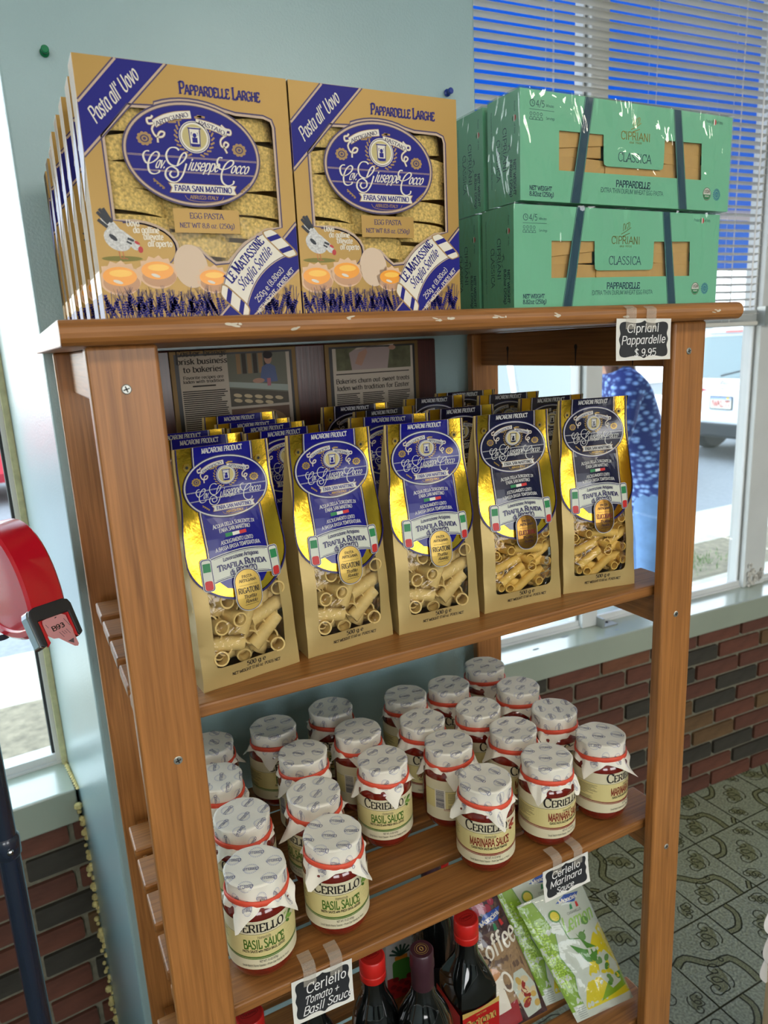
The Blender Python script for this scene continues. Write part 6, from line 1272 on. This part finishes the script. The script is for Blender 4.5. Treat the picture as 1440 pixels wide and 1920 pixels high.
# person passing outside, seen from behind through the window
skin = mat('skin', (206, 156, 128), .5, spec=.4); knit = mat('sweater_knit', (52, 84, 168), .8); n_ = knit.node_tree; p_ = n_.nodes['Principled BSDF']
vo = n_.nodes.new('ShaderNodeTexVoronoi'); vo.inputs['Scale'].default_value = 30; tc_ = n_.nodes.new('ShaderNodeTexCoord'); mp_ = n_.nodes.new('ShaderNodeMapping'); mp_.inputs['Scale'].default_value = (1, 1, 1.7); mp_.inputs['Rotation'].default_value = (.4, .5, .3); rp_ = n_.nodes.new('ShaderNodeValToRGB'); rp_.color_ramp.interpolation = 'EASE'
rp_.color_ramp.elements[0].color = lin(150, 188, 246); rp_.color_ramp.elements[0].position = .12; rp_.color_ramp.elements[1].color = lin(26, 46, 118); rp_.color_ramp.elements[1].position = .62
n_.links.new(tc_.outputs['Object'], mp_.inputs[0]); n_.links.new(mp_.outputs[0], vo.inputs['Vector']); n_.links.new(vo.outputs['Distance'], rp_.inputs[0]); n_.links.new(rp_.outputs[0], p_.inputs['Base Color'])
denim = mat('denim', (104, 140, 186), .8, noise=20, namt=.15); hair_m = mat('hair_brown', (92, 56, 40), .5, noise=90, namt=.35, scale=(1, 1, .15))
def skinned(name, verts, edges, m, parent, root=0, sub=2):
    me = bpy.data.meshes.new(name); me.from_pydata([v[:3] for v in verts], edges, []); me.materials.append(m)
    bm = bmesh.new(); bm.from_mesh(me); ly = bm.verts.layers.skin.verify()
    for v, q in zip(bm.verts, verts): r = q[3]; v[ly].radius = r if isinstance(r, tuple) else (r, r); v[ly].use_root = False
    bm.verts.ensure_lookup_table(); bm.verts[root][ly].use_root = True; bm.to_mesh(me); bm.free()
    o = bpy.data.objects.new(name, me); COL.objects.link(o); o.parent = parent
    s = o.modifiers.new('skin', 'SKIN'); s.use_smooth_shade = True; u = o.modifiers.new('sub', 'SUBSURF'); u.levels = sub; u.render_levels = sub
    return o
t = thing('person', (2.66, 2.42, GZ), 'person in blue patterned sweater and jeans leaning forward outside the window', 'person', rad(-122))
t.scale = (1.05, 1.05, 1.05)
# local: facing -y; up z. leaning a little forward
V = []; E_ = []
def chain(pts, start=None):
    prev = start
    for p in pts:
        V.append(p); i = len(V) - 1
        if prev is not None: E_.append((prev, i))
        prev = i
    return prev
pel = chain([(0, 0, .88, .085)]); ch = chain([(0, -.03, 1.02, .11), (0, -.10, 1.20, .125), (0, -.16, 1.34, .10)], pel); nk = chain([(0, -.20, 1.42, .052), (0, -.235, 1.48, .055), (0, -.26, 1.55, (.080, .092)), (0, -.275, 1.62, (.072, .084)), (0, -.28, 1.66, .045)], ch)
jw = len(V) - 3; chain([(0, -.345, 1.52, .040)], jw); chain([(0, -.362, 1.555, .014)], len(V) - 1)
for s in (-1, 1):
    sh = chain([(s * .155, -.16, 1.345, .058)], ch); el = chain([(s * .235, -.22, 1.12, .043), (s * .215, -.40, 1.08, .034), (s * .20, -.50, 1.12, .024)], sh); pm2 = chain([(s * .198, -.545, 1.135, (.034, .016))], el)
    for k in range(4):
        bx = s * (.178 + k * .014); chain([(bx, -.585 + abs(k - 1.5) * .004, 1.14, .0095), (bx, -.622 + abs(k - 1.4) * .008, 1.125, .0088), (bx, -.640 + abs(k - 1.4) * .010, 1.105, .0078)], pm2)
    chain([(s * .165, -.555, 1.125, .011), (s * .150, -.585, 1.115, .0095), (s * .148, -.605, 1.105, .0085)], pm2)
    hp = chain([(s * .085, 0, .80, .070)], pel); kn = chain([(s * .11, -.01, .47, .058), (s * .11, .02, .09, .040), (s * .115, -.03, .045, .040), (s * .125, -.15, .035, .032)], hp)
    chain([(s * .085, -.235, 1.545, .012)], nk - 2 if False else jw)
body = skinned('body', V, E_, skin, t)
V, E_ = [], []
a = chain([(0, .005, .70, (.172, .130)), (0, .005, .84, (.165, .128))]); b_ = chain([(0, -.03, 1.02, (.150, .118)), (0, -.10, 1.20, (.160, .130)), (0, -.155, 1.335, (.125, .105)), (0, -.195, 1.405, .066)], a)
for s in (-1, 1): chain([(s * .150, -.16, 1.345, .078), (s * .200, -.185, 1.235, .066), (s * .240, -.22, 1.115, .060), (s * .218, -.40, 1.078, .050), (s * .203, -.48, 1.11, .044)], 4)
skinned('sweater', V, E_, knit, t)
V, E_ = [], []
a = chain([(0, 0, .97, (.135, .112)), (0, 0, .86, (.125, .115))])
for s in (-1, 1): chain([(s * .095, 0, .74, .098), (s * .105, -.01, .48, .076), (s * .11, .02, .18, .066), (s * .11, .02, .07, .066)], a)
skinned('jeans', V, E_, denim, t)
V, E_ = [], []
a = chain([(0, -.262, 1.665, (.078, .080))]); chain([(0, -.215, 1.63, (.092, .070)), (0, -.165, 1.54, (.092, .052)), (0, -.130, 1.43, (.085, .040)), (0, -.095, 1.30, (.060, .026)), (0, -.085, 1.22, (.03, .015))], a)
for s in (-1, 1): chain([(s * .080, -.245, 1.58, (.030, .045)), (s * .090, -.215, 1.46, (.030, .045)), (s * .085, -.20, 1.36, .022)], a)
skinned('hair', V, E_, hair_m, t)
for s in (-1, 1):
    MB().lathe([(.001, -.012), (.009, -.008), (.0125, 0), (.009, .008), (.001, .012)], 12, mat('eye_white', (226, 222, 216), .2), cx=s * .032, cy=-.352, cz=1.572).build('eye', t, smooth=True)
    mb = MB().prism(rrect(-.12, -.05, .12, .05, .04), 2, 0, .07, mat('shoe', (60, 56, 60), .6)); mb.v = [(s * .118 + y * .9, -.07 + x, z) for x, y, z in mb.v]; mb.build('shoe', t, bevel=.02)
MB().box(-.022, .022, -.372, -.355, 1.503, 1.510, mat('lips', (170, 92, 84), .4)).build('mouth', t, bevel=.003)
